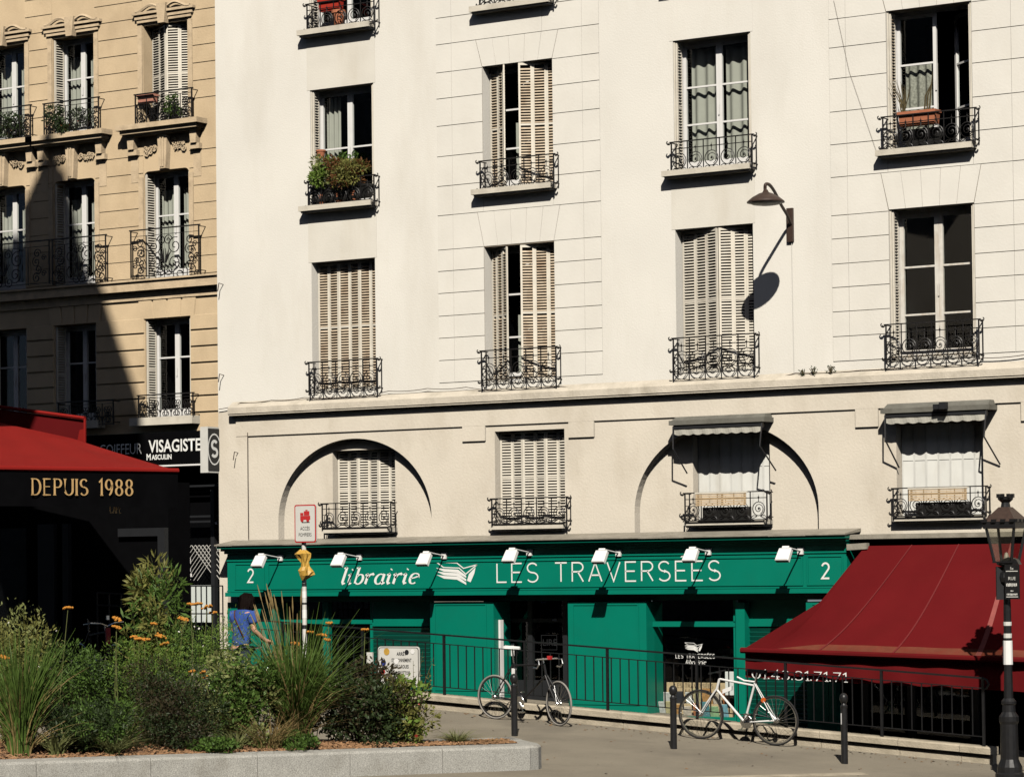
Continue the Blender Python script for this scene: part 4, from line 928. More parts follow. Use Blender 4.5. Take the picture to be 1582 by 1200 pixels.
# notice board hung on the fence
def panel_rounded(m_, cx, cz, w_, h_, y0, y1, r):
    poly = []
    for (sx, sz, a0) in ((1, 1, 0), (-1, 1, 90), (-1, -1, 180), (1, -1, 270)):
        for i in range(5): t = radians(a0 + 22.5 * i); poly.append((cx + sx * (w_ / 2 - r) + r * cos(t), cz + sz * (h_ / 2 - r) + r * sin(t)))
    m_.prism(poly, y0, y1)
nb = thing("parking_notice", "white bordered no parking notice for two wheelers fixed on the fence", "sign")
yb = YN - .03; c_ = P(616, 1029, yb); wS = P(648, 1029, yb).x - P(584, 1029, yb).x; hS = .62
m_ = MB(); panel_rounded(m_, c_.x, c_.z, wS, hS, yb, yb + .015, .05); m_.build("board", sign_grey, nb)
m_ = MB(); panel_rounded(m_, c_.x, c_.z, wS - .03, hS - .03, yb - .004, yb - .0005, .045); m_.build("border", charcoal, nb)
m_ = MB(); panel_rounded(m_, c_.x, c_.z, wS - .05, hS - .05, yb - .008, yb - .0045, .04); m_.build("face", sign_grey, nb)
for i, t in enumerate(("ARRÊT", "STATIONNEMENT", "DES 2 ROUES", "SUR TROTTOIR", "INTERDIT")):
    text_mesh(t, .075, "lettering", charcoal, nb, (c_.x + .06, yb - .010, c_.z + .17 - i * .098), (1, 0, 0), (0, 0, 1), 'CENTER', .002, .62 if len(t) > 10 else .8)
for px, py, r, mt in ((593, 1023, .05, sign_blue), (598, 1006, .055, yellow_plastic), (592, 1037, .045, sign_red), (629, 1007, .04, charcoal), (613, 1021, .045, lamp_white), (638, 1006, .04, lamp_white)):
    q = MB(); cc = P(px, py, yb); q.prism([(cc.x + r * cos(2 * pi * i / 10), cc.z + r * sin(2 * pi * i / 10)) for i in range(10)], yb - .014, yb - .0105); q.build("sticker", mt, nb)
q = MB(); cc = P(572, 1017, YN - .03); q.box(cc.x - .055, cc.x + .055, YN - .05, YN - .02, cc.z - .1, cc.z + .1); tag(q.build("fence_plate", sign_grey), "small blank white plate on the fence left of the parking notice", "plate")
# ------------------------------------------------ seven white sign lamps
def sign_lamp(px, py, label):
    hd = P(px, py, YF - .70); mount = Vector((hd.x - .07, YF, hd.z + .06))
    t = thing("sign_lamp", label, "spotlight", "white spotlights over the green sign", loc=mount)
    m_ = MB(); m_.box(-.045, .045, -.05, -.001, -.05, .05); m_.build("wall_bracket", lamp_white, t)
    h = hd - mount; m_ = MB(); m_.tube([(0, -.05, .0), (h.x * .45, h.y * .5, .03), (h.x + .0, h.y + .09, h.z + .12)], .014, 6); m_.build("arm", lamp_white, t)
    wq, hq, dq = .112, .105, .035; ay = Vector((0, -.80, .60)); az = Vector((0, .60, .80)); ax = Vector((1, 0, 0))
    m_ = MB(); o0 = len(m_.v)
    prof = [(-1, -1), (-.94, -1.06), (.94, -1.06), (1, -1), (.92, 1), (.84, 1.06), (-.84, 1.06), (-.92, 1)]
    for dd, k_ in ((-dq, 1.0), (dq * .6, 1.0), (dq, .9)):
        for u, v_ in prof: m_.v.append(tuple(h + ax * wq * u * k_ + az * hq * v_ * k_ + ay * dd))
    for q_ in range(2):
        for i_ in range(8): m_.f.append((o0 + q_ * 8 + i_, o0 + q_ * 8 + (i_ + 1) % 8, o0 + q_ * 8 + 8 + (i_ + 1) % 8, o0 + q_ * 8 + 8 + i_))
    m_.f.append(tuple(range(o0 + 16, o0 + 24))); m_.f.append(tuple(range(o0, o0 + 8))[::-1]); m_.build("lamp_head", lamp_white, t)
    m_ = MB(); m_.obox(h + az * (hq + .022), (.055, 0, 0), az * .018, ay * .03); m_.build("bracket", lamp_white, t)
    m_ = MB(); m_.obox(h - ay * (dq + .006), (wq * .85, 0, 0), az * hq * .8, ay * .004); m_.build("lens", sign_grey, t)
for px, py, s in ((400, 867, "beside the left number 2, first in the row"), (523, 866, "over the first letter of librairie"), (655, 864, "over the end of librairie beside the book emblem"), (788, 859, "over the word LES"), (927, 860, "over the letters AV of the shop name"), (1067, 858, "over the accented E of the shop name"), (1211, 857, "right of the shop name beside the right number 2")):
    sign_lamp(px, py, "white box spotlight " + s)

# ================================================================== RED AWNING AND CAFE ON THE RIGHT
rc = thing("corner_cafe", "dark cafe front in the shade under the big dark red awning", "shop front")
xa = P(1295, 1000, -.1).x
b = MB(); b.box(xa, XR, -.06, .3, -2, 2.949); b.build("wall", black_matte, rc)
b = MB(); b.box(xa - .4, XR, -.34, -.001, 2.93, 3.0); b.build("zinc_flashing", zinc, rc)
for px in (1330, 1402, 1500): b = MB(); x = P(px, 1100, -.1).x; b.box(x, x + .12, -.1, -.061, -2, 2.2); b.build("pilaster", charcoal, rc)
for p0, p1 in ((1345, 1398), (1412, 1498)):
    b = MB(); b.face_set([(P(p0, 1100, -.07).x, -.07, -1.2), (P(p1, 1100, -.07).x, -.07, -1.2), (P(p1, 1100, -.07).x, -.07, 2), (P(p0, 1100, -.07).x, -.07, 2)], [(0, 1, 2, 3)]); b.build("pane", pane, rc)
ra = thing("red_awning", "big dark red canvas awning with a white phone number on its valance", "awning")
RL0, RR0 = P(1337, 843, -.32), P(1650, 838, -.32); RL1, RR1 = P(1146, 1004, -1.95), P(1650, 1022, -1.95)
n, mN = 30, 16; g = MB()
def awp(s, t):
    p = RL0.lerp(RR0, s).lerp(RL1.lerp(RR1, s), t); p.z -= (.13 + .24 * max(0, 1 - s * 4) ** 1.5) * 4 * t * (1 - t) * (.6 + .8 * t) + .007 * sin(s * 40 + t * 3) * sin(pi * t); return p
for j in range(mN + 1):
    for i in range(n + 1): g.v.append(tuple(awp(i / n, j / mN)))
for j in range(mN):
    for i in range(n): a = j * (n + 1) + i; g.f.append((a, a + 1, a + n + 2, a + n + 1))
canv = g.build("canvas", red_canvas, ra, smooth=True); canv.data.materials.append(red_canvas_dusty)
for p in canv.data.polygons:
    if p.index // n >= mN - 2: p.material_index = 1
for s0, sw_ in ((.235, .006), (.47, .006), (.725, .017), (.93, .006)):
    m_ = MB(); up = Vector((0, -.01, .006)); k = 0
    for j in range(mN + 1):
        t = j / mN; p = awp(s0, t); q = awp(s0 + sw_, t); m_.v += [tuple(p + up), tuple(q + up)]
    for j in range(mN): m_.f.append((2 * j, 2 * j + 1, 2 * j + 3, 2 * j + 2))
    m_.build("seam", seam_red if sw_ < .01 else M("pale_red", (.27, .07, .06), .85, .2, 8), ra)  # the wide strip is a paler band along a broad canvas fold
m_ = MB(); m_.tube([RL1 + Vector((-.01, 0, 0)), RR1], .045, 8); m_.build("front_bar", red_canvas, ra)
m_ = MB(); vh = RL1.z - P(1146, 1046, -1.95).z
for i in range(61):
    p = RL1.lerp(RR1, i / 60)
    for zz, o in ((-.045, 0), (-vh * .5, .012), (-vh, .022)): m_.v.append((p.x, p.y + .10 + o * sin(i * .8), p.z + zz - .05 * (i / 60) * (-zz / vh)))
for i in range(60):
    for k in range(2): a = i * 3 + k; m_.f.append((a, a + 1, a + 4, a + 3))
m_.build("valance", red_canvas, ra, smooth=True)
m_ = MB(); m_.face_set([awp(0, j / mN) for j in range(mN + 1)] + [RL0 + Vector((.02, 0, -.4))], [tuple(range(mN + 2))]); m_.build("side_canvas", red_canvas, ra)
ph0 = P(1163, 1047, -1.87); ph1 = P(1308, 1053, -1.87); dvx = (ph1 - ph0); Lx = dvx.length; dvx.normalize()
plc = lambda u, v: ph0 + dvx * u + Vector((0, -.012, v))
mb_, ln = strokes("01.43.31.71.71", .125, plc, 'serif', gap=.16, thick=.17, thin=.07); s = Lx / ln
mb_, ln = strokes("01.43.31.71.71", .125, plc, 'serif', gap=.16 * s, thick=.17, thin=.07, wscale=s); mb_.build("lettering", letter_white, ra, fix=False)
for s0 in (.16, .8):
    m_ = MB(); p = awp(s0, 1); m_.beam(p + Vector((0, .02, -.02)), Vector((p.x + .2, -.1, p.z + .1)), .04, .03); m_.build("arm", charcoal, ra)
m_ = MB(); m_.beam(P(1310, 845, -.34), P(1341, 843, -.34), .09, .09); m_.build("roller_end", zinc, ra)

# ================================================================== ROLLED WINDOW AWNINGS AND SLATTED BOXES
def win_awning(c, pl, pr, pyt, pyb, arm_py, label):
    t = thing("window_awning", label, "awning", "rolled awnings over the arched storey windows"); y = -.30
    x0, x1 = P(pl, pyb, y).x, P(pr, pyb, y).x; zt1, zb1 = P(pl, pyt, y).z, P(pl, pyb, y).z
    m_ = MB(); m_.box(x0, x1, y, -.001, zb1, zb1 + .07); m_.v; m_.face_set([(x0 + .03, y + .03, zb1 + .071), (x1 - .02, y + .03, zb1 + .071), (x1 - .02, -.0015, zb1 + .071), (x0 + .03, -.0015, zb1 + .071), (x0 + .06, y + .12, zt1 + .05), (x1 - .04, y + .12, zt1 + .05), (x1 - .04, -.0015, zt1 + .05), (x0 + .06, -.0015, zt1 + .05)],
               [(0, 3, 2, 1), (4, 5, 6, 7), (0, 1, 5, 4), (1, 2, 6, 5), (2, 3, 7, 6), (3, 0, 4, 7)]); m_.build("awning_box", awning_zinc, t)
    m_ = MB(); m_.tube([(x0 + .06, y + .06, zb1 - .045), (x1 - .06, y + .06, zb1 - .045)], .045, 8); m_.build("roller", charcoal, t)
    m_ = MB(); n = 40
    for i in range(n + 1):
        u = i / n; xx = x0 + .08 + (x1 - x0 - .16) * u
        m_.v += [(xx, y + .03, zb1 - .05), (xx, y + .03 + .008 * sin(u * 44), zb1 - .14 - .022 * abs(sin(u * 9 * pi)))]
    for i in range(n): m_.f.append((2 * i, 2 * i + 1, 2 * i + 3, 2 * i + 2))
    m_.build("scalloped_strip", curtain, t, fix=False)
    for xx, s in ((x0 + .06, 1), (x1 - .06, -1)):
        m_ = MB(); zq = P(pl, arm_py, y).z; m_.tube([(xx, y + .03, zb1 - .02), (xx + .02 * s, y - .01, (zb1 + zq) / 2), (xx + .1, -.03, zq)], .013, 5); m_.build("arm", charcoal, t)
win_awning(2, 1033, 1181, 649, 657, 731, "grey rolled awning box over the window in the second arch")
win_awning(3, 1360, 1528, 629, 639, 722, "grey rolled awning box over the rightmost window below the cornice")
m_ = MB(); c_ = P(1452, 628, -.36); m_.obox(c_, (.09, 0, 0), (0, .05, 0), (0, 0, .035)); m_.obox(c_ + Vector((.07, -.03, .01)), (.05, 0, 0), (0, .05, 0), (0, 0, .05)); tag(m_.build("security_lamp", charcoal), "small dark lamp on top of the rightmost rolled awning box", "lamp")
def slat_box(pl, pr, pyt, pyb, label, label2):
    t = thing("slatted_panel", label, "wooden panel", "slatted panels hung on the balcony rails"); y = -.22
    a, b_ = P(pl, pyt, y), P(pr, pyb, y); n = 7; hh = (a.z - b_.z) / n
    for i in range(n):
        q = MB(); q.box(a.x, b_.x, y - .012, y + .004, a.z - hh * (i + 1) + .006, a.z - hh * i - .002); q.build("slat", wood_slat, t)
    for x in (a.x + .02, (a.x + b_.x) / 2, b_.x - .05): q = MB(); q.box(x, x + .03, y + .005, y + .02, b_.z, a.z); q.build("batten", wood_slat, t)
    q = MB(); q.box(a.x - .01, b_.x + .02, y - .02, y + .025, a.z + .001, a.z + .022); q.build("top_board", shutter_cream, t)
    tr = MB(); tr.box(a.x + .08, b_.x - .02, y + .06, y + .2, b_.z - .22, b_.z - .02); tag(tr.build("window_box", plastic_black), label2, "window box")
slat_box(1075, 1153, 763, 780, "wooden slatted panel hung on the balcony of the second arch window", "black empty window box behind the railing of the second arch window")
slat_box(1404, 1494, 756, 772, "wooden slatted panel hung on the rightmost balcony below the cornice", "black empty window box behind the rightmost railing below the cornice")

# ================================================================== WALL LAMP
wlp = thing("wall_lamp", "brown swan neck wall lamp casting its shadow on the white wall", "lamp")
m0 = P(1222, 350, 0); hd = P(1183, 308, -1.2)
b = MB(); b.box(m0.x - .05, m0.x + .05, -.05, 0, P(1222, 374, 0).z, P(1222, 322, 0).z); b.build("wall_plate", brown_iron, wlp)
zm = P(1222, 338, 0).z
b = MB(); q = [P(1222, 346, -.05), P(1216, 332, -.22), P(1207, 317, -.5), P(1197, 297, -.85), P(1189, 286, -1.08), P(1183, 285, -1.2), P(1182, 292, -1.2), P(1183, 299, -1.2)]
b.tube(smooth_path(q, 6), .025, 8); b.build("arm", brown_iron, wlp, smooth=True)
b = MB(); b.lathe([(.03, .14), (.05, .10), (.10, .085), (.2, .03), (.275, -.03), (.28, -.05), (.265, -.05)], 24, hd); b.build("lamp_shade", brown_iron, wlp, smooth=True)
b = MB(); b.lathe([(.255, -.048), (.2, -.075), (.1, -.09), (.01, -.094)], 20, hd); b.build("diffuser", sign_grey, wlp, smooth=True)

# ================================================================== STREET LAMP AND STREET NAME PLATE
yl = -3.3; bs = P(1560, 1185, yl); bs.z = gz(bs.x, yl)
sl_t = thing("street_lamp", "black cast iron street lamp with glass lantern in front of the red awning", "street lamp", loc=bs)
def zl_(py): return P(1556, py, yl).z - bs.z
H0, H1, H2, H3, H4 = zl_(868), zl_(810), zl_(795), zl_(783), zl_(769)
b = MB(); b.lathe([(.19, -.1), (.19, .05), (.165, .07), (.165, .14), (.135, .2), (.12, .24), (.115, .7), (.13, .74), (.13, .8), (.09, .86), (.085, .95), (.1, .97), (.1, 1.0), (.07, 1.04)], 16); b.build("pedestal", black_paint, sl_t, smooth=False)
b = MB(); b.lathe([(.062, 1.04), (.055, 1.4), (.05, 2.2), (.045, H0 - .42), (.05, H0 - .4), (.05, H0 - .36), (.03, H0 - .3)], 12); b.build("post", black_paint, sl_t)
b = MB(); b.lathe([(.03, H0 - .3), (.09, H0 - .26), (.105, H0 - .2), (.09, H0 - .14), (.05, H0 - .1), (.06, H0 - .06), (.13, H0 - .03), (.13, H0)], 12); b.build("capital", black_paint, sl_t)
wb_, wt_ = .12, .195
for sx, sy in ((-1, -1), (1, -1), (1, 1), (-1, 1)):
    b = MB(); b.beam((sx * wb_, sy * wb_, H0), (sx * wt_, sy * wt_, H1 - .05), .03, .03); b.build("lantern_bar", black_paint, sl_t)
c4 = [(-1, -1), (1, -1), (1, 1), (-1, 1)]
for i in range(4):
    (ax, ay), (bx, by) = c4[i], c4[(i + 1) % 4]; b = MB(); b.face_set([(ax * wb_, ay * wb_, H0), (bx * wb_, by * wb_, H0), (bx * wt_, by * wt_, H1 - .05), (ax * wt_, ay * wt_, H1 - .05)], [(0, 1, 2, 3)]); b.build("pane", lantern_glass, sl_t)
b = MB(); b.box(-wb_ - .02, wb_ + .02, -wb_ - .02, wb_ + .02, H0 - .01, H0 + .012); b.build("lantern_base", black_paint, sl_t); b = MB(); b.box(-.23, .23, -.23, .23, H1 - .05, H1 + .04)
for i in range(4):
    for k in range(4):
        u = -.2 + .13 * k; b.obox((u if i % 2 == 0 else (.23 if i == 1 else -.23), (-.23 if i == 0 else .23) if i % 2 == 0 else u, H1 + .05), (.03, 0, 0), (0, .03, 0), (0, 0, .02))
b.build("lantern_frame", black_paint, sl_t)
b = MB(); r2 = .24; z2 = H1 + .04; z3 = H3 + .10
b.face_set([(sx * .23, sy * .23, z2) for sx, sy in c4] + [(sx * .07, sy * .07, H3) for sx, sy in c4], [(0, 1, 5, 4), (1, 2, 6, 5), (2, 3, 7, 6), (3, 0, 4, 7), (4, 5, 6, 7)]); b.build("lantern_roof", brown_iron, sl_t)
b = MB(); b.lathe([(.07, H3 - .02), (.06, H3 + .03), (.055, H3 + .06), (.1, H3 + .10), (.105, H4 + .02)], 12)
for i in range(8): a = 2 * pi * i / 8; b.obox((.1 * cos(a), .1 * sin(a), H4 + .03), (.02, 0, 0), (0, .02, 0), (0, 0, .025))
b.build("crown", black_paint, sl_t)
b = MB(); b.lathe([(.035, H0 + .01), (.04, H0 + .06), (.02, H0 + .12), (.004, H0 + .13)], 10); b.build("lamp_globe", zinc, sl_t, smooth=True)
b = MB(); b.lathe([(.064, zl_(1026)), (.062, zl_(989))], 12); b.build("white_band", lamp_white, sl_t)
b = MB(); b.lathe([(.055, zl_(985)), (.057, zl_(978))], 12); b.lathe([(.055, zl_(966)), (.057, zl_(960))], 12); b.build("tape", sign_grey, sl_t)
np_ = thing("street_name_plate", "black street name plates clamped on the lamp post below its lantern", "sign")
yp = yl - .12; a_, b2 = P(1552, 872, yp), P(1575, 925, yp)
m_ = MB(); m_.box(a_.x, b2.x, yp, yp + .02, b2.z, a_.z); m_.build("plate", black_paint, np_)
m_ = MB(); c0 = P(1539, 875, yp); c1 = P(1551, 926, yp); m_.obox(((c0.x + c1.x) / 2, yp + .1, (c0.z + c1.z) / 2), (.07, .06, 0), (.012, -.014, 0), (0, 0, (c0.z - c1.z) / 2)); m_.build("side_plate", charcoal, np_)
xc_ = (a_.x + b2.x) / 2; hw_ = (b2.x - a_.x) / 2
for zz in (a_.z - .085, b2.z + .03): q = MB(); q.box(xc_ - hw_ * .82, xc_ + hw_ * .82, yp - .003, yp - .0005, zz - .005, zz + .005); q.build("rule", sign_grey, np_)
text_mesh("5e", .05, "lettering", sign_grey, np_, (xc_, yp - .004, a_.z - .065), (1, 0, 0), (0, 0, 1)); text_mesh("RUE", .06, "lettering", sign_grey, np_, (xc_, yp - .004, a_.z - .2), (1, 0, 0), (0, 0, 1))
random.seed(9); q = MB()   # the worn lines of the name, too small to read
for zc_, h_, w_ in ((a_.z - .265, .05, .8), (a_.z - .345, .02, .2), (a_.z - .39, .028, .75)):
    x = xc_ - hw_ * w_
    while x < xc_ + hw_ * w_ - .012:
        ww = random.uniform(.006, .016); q.box(x, x + ww, yp - .003, yp - .0005, zc_ - h_ / 2 * random.uniform(.6, 1), zc_ + h_ / 2 * random.uniform(.7, 1)); x += ww + random.uniform(.003, .007)
stuff(q.build("worn_lettering", sign_grey, np_))
q = MB(); q.prism([(a_.x - .05, a_.z + .001), (b2.x, a_.z + .001), (b2.x - .04, a_.z + .07), (xc_ - .05, a_.z + .1), (a_.x - .03, a_.z + .07)], yp, yp + .1); q.build("cap", black_paint, np_)

# ================================================================== BOLLARDS
bm_ = [M("bollard_black", (.014, .014, .015), .38, .25, 12, .05, 30)]
for px, py, pt_, lb in ((795, 1136, 1040, "black round topped bollard in front of the dark bicycle"), (1041, 1156, 1058, "black round topped bollard by the front wheel of the white bicycle"), (1305, 1179, 1070, "black round topped bollard with a torn white sticker near the red awning")):
    g_ = PG(px, py); t = thing("bollard", lb, "bollard", "black bollards along the pavement edge", loc=g_); H = P(px, pt_, g_.y).z - g_.z
    m_ = MB(); m_.lathe([(.046, -.1), (.046, H - .2), (.05, H - .19), (.05, H - .17), (.04, H - .16), (.03, H - .14)], 14); m_.build("shaft", bm_[0], t)
    m_ = MB(); m_.lathe([(.03, H - .14), (.05, H - .115), (.06, H - .075), (.054, H - .035), (.034, H - .008), (.005, H)], 14); m_.build("ball_top", bm_[0], t, smooth=True)
    if px == 1305: m_ = MB(); m_.lathe([(.0475, H - .42), (.0475, H - .27)], 14); o = m_.build("sticker", lamp_white, t); o.scale = (1, 1, 1); o.data.transform(Matrix.Identity(4)); bm = bmesh.new(); bm.from_mesh(o.data); bmesh.ops.delete(bm, geom=[f for f in bm.faces if f.calc_center_median().x > -.01], context='FACES'); bm.to_mesh(o.data); bm.free()

# ================================================================== BICYCLES
def bicycle(label, group, A, B, R, fmat, rimmat, tmat, facing=1, steer=0.0, seat_h=.95, bar='flat', lean=.06, seatmat=None, extras=()):
    """A, B: ground contacts of rear and front wheel"""
    A, B = Vector(A), Vector(B); d = (B - A); wbase = d.length; d.normalize(); upv = Vector((0, 0, 1)); side = d.cross(upv).normalized(); upv = side.cross(d).normalized()
    upv = (upv + side * lean).normalized(); side = d.cross(upv).normalized()
    t = thing("bicycle", label, "bicycle", group, loc=A)
    k = wbase / 1.05
    def q(u, v, s=0): return d * (u * k) + upv * (v * k) + side * s
    rr = R; hub_r = upv * rr; hub_f = d * wbase + upv * rr
    def wheel(c, ax, fr):
        ax = ax.normalized(); X = d.copy(); X = (X - ax * X.dot(ax)).normalized(); Yv = ax.cross(X)
        em = MB(); em.tube([c + X * (rr - .016) * cos(2 * pi * i / 36) + Yv * (rr - .016) * sin(2 * pi * i / 36) for i in range(36)], .0155, 6, closed=True); wo = em.build("wheel", tmat, t, smooth=True)
        em = MB(); em.tube([c + X * (rr - .04) * cos(2 * pi * i / 36) + Yv * (rr - .04) * sin(2 * pi * i / 36) for i in range(36)], .011, 4, closed=True); em.build("rim", rimmat, wo)
        em = MB()
        for i in range(28):
            a = 2 * pi * i / 28; em.tube([c + ax * (.03 if i % 2 else -.03) + X * .02 * cos(a + 1.2) + Yv * .02 * sin(a + 1.2), c + X * (rr - .045) * cos(a) + Yv * (rr - .045) * sin(a)], .0016, 3, cap=False)
        em.build("spokes", chrome, wo)
        em = MB(); em.lathe([(.012, -.05), (.022, -.035), (.014, -.02), (.014, .02), (.022, .035), (.012, .05)], 10, c, ax); em.build("hub", chrome, wo)
    wheel(hub_r, side, False)
    rot = Matrix.Rotation(steer, 3, upv); wheel(hub_f, rot @ side, True)
    bb = q(.43, .27); st = q(.30, .78); ht = q(.80, .80); hb = q(.835, .66); sp = q(.27, seat_h)
    m_ = MB(); r = .0165
    for p0, p1, r1 in ((bb, st, r), (bb, hb, r * 1.1), (st + (bb - st) * .06, ht, r), (hb, ht, r * 1.15)): m_.tube([p0, p1], r1, 8)
    for s in (-.04, .04):
        m_.tube([bb + side * s * .6, hub_r + side * s * 1.3], .009, 6); m_.tube([st + side * s * .4, hub_r + side * s * 1.3], .008, 6)
    m_.build("frame", fmat, t)
    m_ = MB()
    for s in (-.045, .045): m_.tube([hb + side * s * .5, hb.lerp(hub_f, .5) + rot @ side * s + d * .005, hub_f + rot @ side * s], [.013, .012, .008], 6)
    m_.tube([hb + side * -.03, hb + side * .03], .014, 6); m_.build("fork", fmat, t)
    m_ = MB(); m_.tube([st, sp], .013, 6); m_.build("seat_post", chrome, t)
    m_ = MB(); n = 10
    prof = [(-.13, .065), (-.09, .075), (-.04, .06), (.02, .03), (.09, .02), (.14, .015)]
    for u, ww in prof:
        for s, z in ((-1, -.01), (-.9, .018), (0, .03), (.9, .018), (1, -.01)): m_.v.append(tuple(sp + d * u + side * ww * s + upv * z))
    for i in range(len(prof) - 1):
        for j in range(4): a = i * 5 + j; m_.f.append((a, a + 1, a + 6, a + 5))
    m_.f.append((0, 1, 2, 3, 4)); m_.f.append((25, 26, 27, 28, 29)); sd_ = m_.build("saddle", seatmat or black_matte, t)
    m_ = MB(); hs_ = rot @ side; fd = rot @ d; top = ht + (ht - hb).normalized() * .09
    m_.tube([ht, top, top + fd * .09], .012, 6); c0 = top + fd * .09
    if bar == 'drop':
        for s in (-1, 1): m_.tube([c0, c0 + hs_ * .19 * s, c0 + hs_ * .21 * s + fd * .09, c0 + hs_ * .21 * s + fd * .12 - upv * .06, c0 + hs_ * .21 * s + fd * .06 - upv * .12, c0 + hs_ * .21 * s - fd * .03 - upv * .12], .012, 6)
    elif bar == 'city':
        for s in (-1, 1): m_.tube([c0, c0 + hs_ * .1 * s + upv * .04, c0 + hs_ * .26 * s - fd * .02 + upv * .05, c0 + hs_ * .29 * s - fd * .18 + upv * .03], .011, 6)
    else:
        for s in (-1, 1): m_.tube([c0, c0 + hs_ * .28 * s - fd * .03 + upv * .01], .013, 6)
    m_.build("handlebar", chrome if bar != 'flat' else bike_black, t)
    m_ = MB(); m_.lathe([(.09, -.004), (.095, 0), (.09, .004)], 24, bb + side * .055, side); m_.build("chainring", chrome, t)
    for s in (-1, 1):
        m_ = MB(); cr = (d * .6 + upv * -.8).normalized() * s * .165; p = bb + side * .075 * s; m_.tube([p, p + cr], .009, 5); m_.obox(p + cr + side * .05 * s, d * .045, side * .035, upv * .01); m_.build("crank", chrome, t)
    m_ = MB()
    for s in (.09, -.09): m_.tube([bb + side * .055 + upv * s, hub_r + side * .05 + upv * s * .35], .004, 3)
    m_.build("chain", black_matte, t)
    m_ = MB(); m_.lathe([(.035, -.004), (.04, 0), (.03, .01)], 14, hub_r + side * .045, side); m_.build("sprocket", chrome, t)
    for e in extras: e(t, q, d, upv, side, bb, st, ht, sp, hub_r, hub_f, top)
    return t
def on_g(px, py, dy=0):
    p = PG(px, py); p.y += dy; p.z = gz(p.x, p.y); return p
# white bicycle facing left
pf = P(1082, 1131, -2.5); pr_ = P(1197, 1147, -2.42); pf.z = gz(pf.x, pf.y) ; pr_.z = gz(pr_.x, pr_.y)
def ex_white(t, q, d, u, s, bb, st, ht, sp, hr, hf, top):
    m_ = MB(); m_.lathe([(.035, 0), (.038, .01), (.035, .02)], 10, hr + u * .28 + d * .18 - s * .02, -s); m_.build("reflector", M("reflector_orange", (.6, .12, .02), .3), t)
    m_ = MB(); m_.obox(bb.lerp(ht, .55) + u * .12 + d * .05, d * .07 + u * -.03, s * .03, u * .03); m_.build("frame_pump", lamp_white, t)
    m_ = MB(); m_.tube([st + u * .02, st.lerp(ht, .3) + u * .02, st.lerp(ht, .5) + u * .06], .014, 6); m_.build("lock_tube", lamp_white, t)
bicycle("white framed bicycle leaning on the fence with its front wheel towards the bollard", "bicycles parked along the fence", pr_, pf, .36, bike_white, chrome, tyre, lean=-.05, bar='flat', seat_h=.93, extras=(ex_white,))
# dark bicycle facing right
pr2 = P(765, 1104, -2.55); pf2 = P(863, 1113, -2.62); pr2.z = gz(pr2.x, pr2.y); pf2.z = gz(pf2.x, pf2.y)
def ex_dark(t, q, d, u, s, bb, st, ht, sp, hr, hf, top):
    m_ = MB(); m_.obox(top + d * .12 + u * .02, d * .03, s * .025, u * .025); m_.build("light", sign_red, t)
    m_ = MB(); m_.obox(st.lerp(bb, .3) - d * .04, d * .03, s * .02, u * .09); m_.build("bottle", lamp_white, t)
bicycle("black bicycle with pale tyres and turned front wheel standing before the shop entrance", "bicycles parked along the fence", pr2, pf2, .335, bike_black, tyre, tyre_grey, steer=-.35, lean=.05, bar='drop', seat_h=.98, seatmat=lamp_white, extras=(ex_dark,))
# red bicycle half hidden behind the flowers
pa, pb2 = P(150, 1090, -9.2), P(172, 1085, -7.9); pa.z = gz(pa.x, pa.y); pb2.z = gz(pb2.x, pb2.y)
hx = P(163, 946, -8.2)
hx = P(172, 946, -6.9)
DK = .42
b = MB(); b.box(hx.x - 3, hx.x + 1.2, -7.4, -6.1, -.2, gz(hx.x, -6.9) + DK); structure(b.build("terrace", M("terrace_wood", (.12, .09, .06), .8, .3, 12)))
pb2 = Vector((hx.x + .15, -7.0, gz(hx.x, -6.9) + DK)); pa = Vector((hx.x - .85, -6.6, gz(hx.x, -6.9) + DK))
def ex_red(t, q, d, u, s, bb, st, ht, sp, hr, hf, top):
    m_ = MB(); m_.obox(ht + d * .07 - u * .06, d * .02, s * .035, u * .12); m_.build("front_tag", sign_red, t)
    m_ = MB(); m_.obox(top + d * .1 + u * .12, d * .01, s * .02, u * .03); m_.build("mirror", chrome, t)
bicycle("black and red city bicycle with curved handlebar half hidden behind the flower bed", "bicycle", pa, pb2, .34, bike_black, chrome, tyre, bar='city', seat_h=1.0, lean=.02, extras=(ex_red,))

# ================================================================== FIRE ACCESS SIGN ON ITS POST
ys = -3.4; c_ = P(473, 808.5, ys); gb = Vector((P(467, 900, ys).x, ys, 0)); gb.z = gz(gb.x, ys)
fs = thing("fire_access_sign", "red bordered white sign with a red fire engine over the green shop sign", "sign", loc=(0, 0, 0))
m_ = MB(); m_.lathe([(.035, gb.z - .1), (.035, c_.z + .2)], 10, (gb.x, ys + .05, 0)); m_.build("post", sign_grey, fs)
wS = P(490, 808, ys).x - P(456.5, 808, ys).x; hS = P(473, 779, ys).z - P(473, 838, ys).z
m_ = MB(); panel_rounded(m_, c_.x, c_.z, wS, hS, ys - .02, ys + .0, .035); m_.build("board", sign_grey, fs)
m_ = MB(); panel_rounded(m_, c_.x, c_.z, wS - .006, hS - .006, ys - .024, ys - .0205, .033); m_.build("border", sign_red, fs)
m_ = MB(); panel_rounded(m_, c_.x, c_.z, wS - .045, hS - .045, ys - .028, ys - .0245, .025); m_.build("face", sign_grey, fs)
def sgp(x0, x1, z0, z1, nm, mt): q = MB(); q.box(c_.x + x0, c_.x + x1, ys - .031, ys - .0285, c_.z + z0, c_.z + z1); return q
tr = MB(); X0 = c_.x; Zc = c_.z
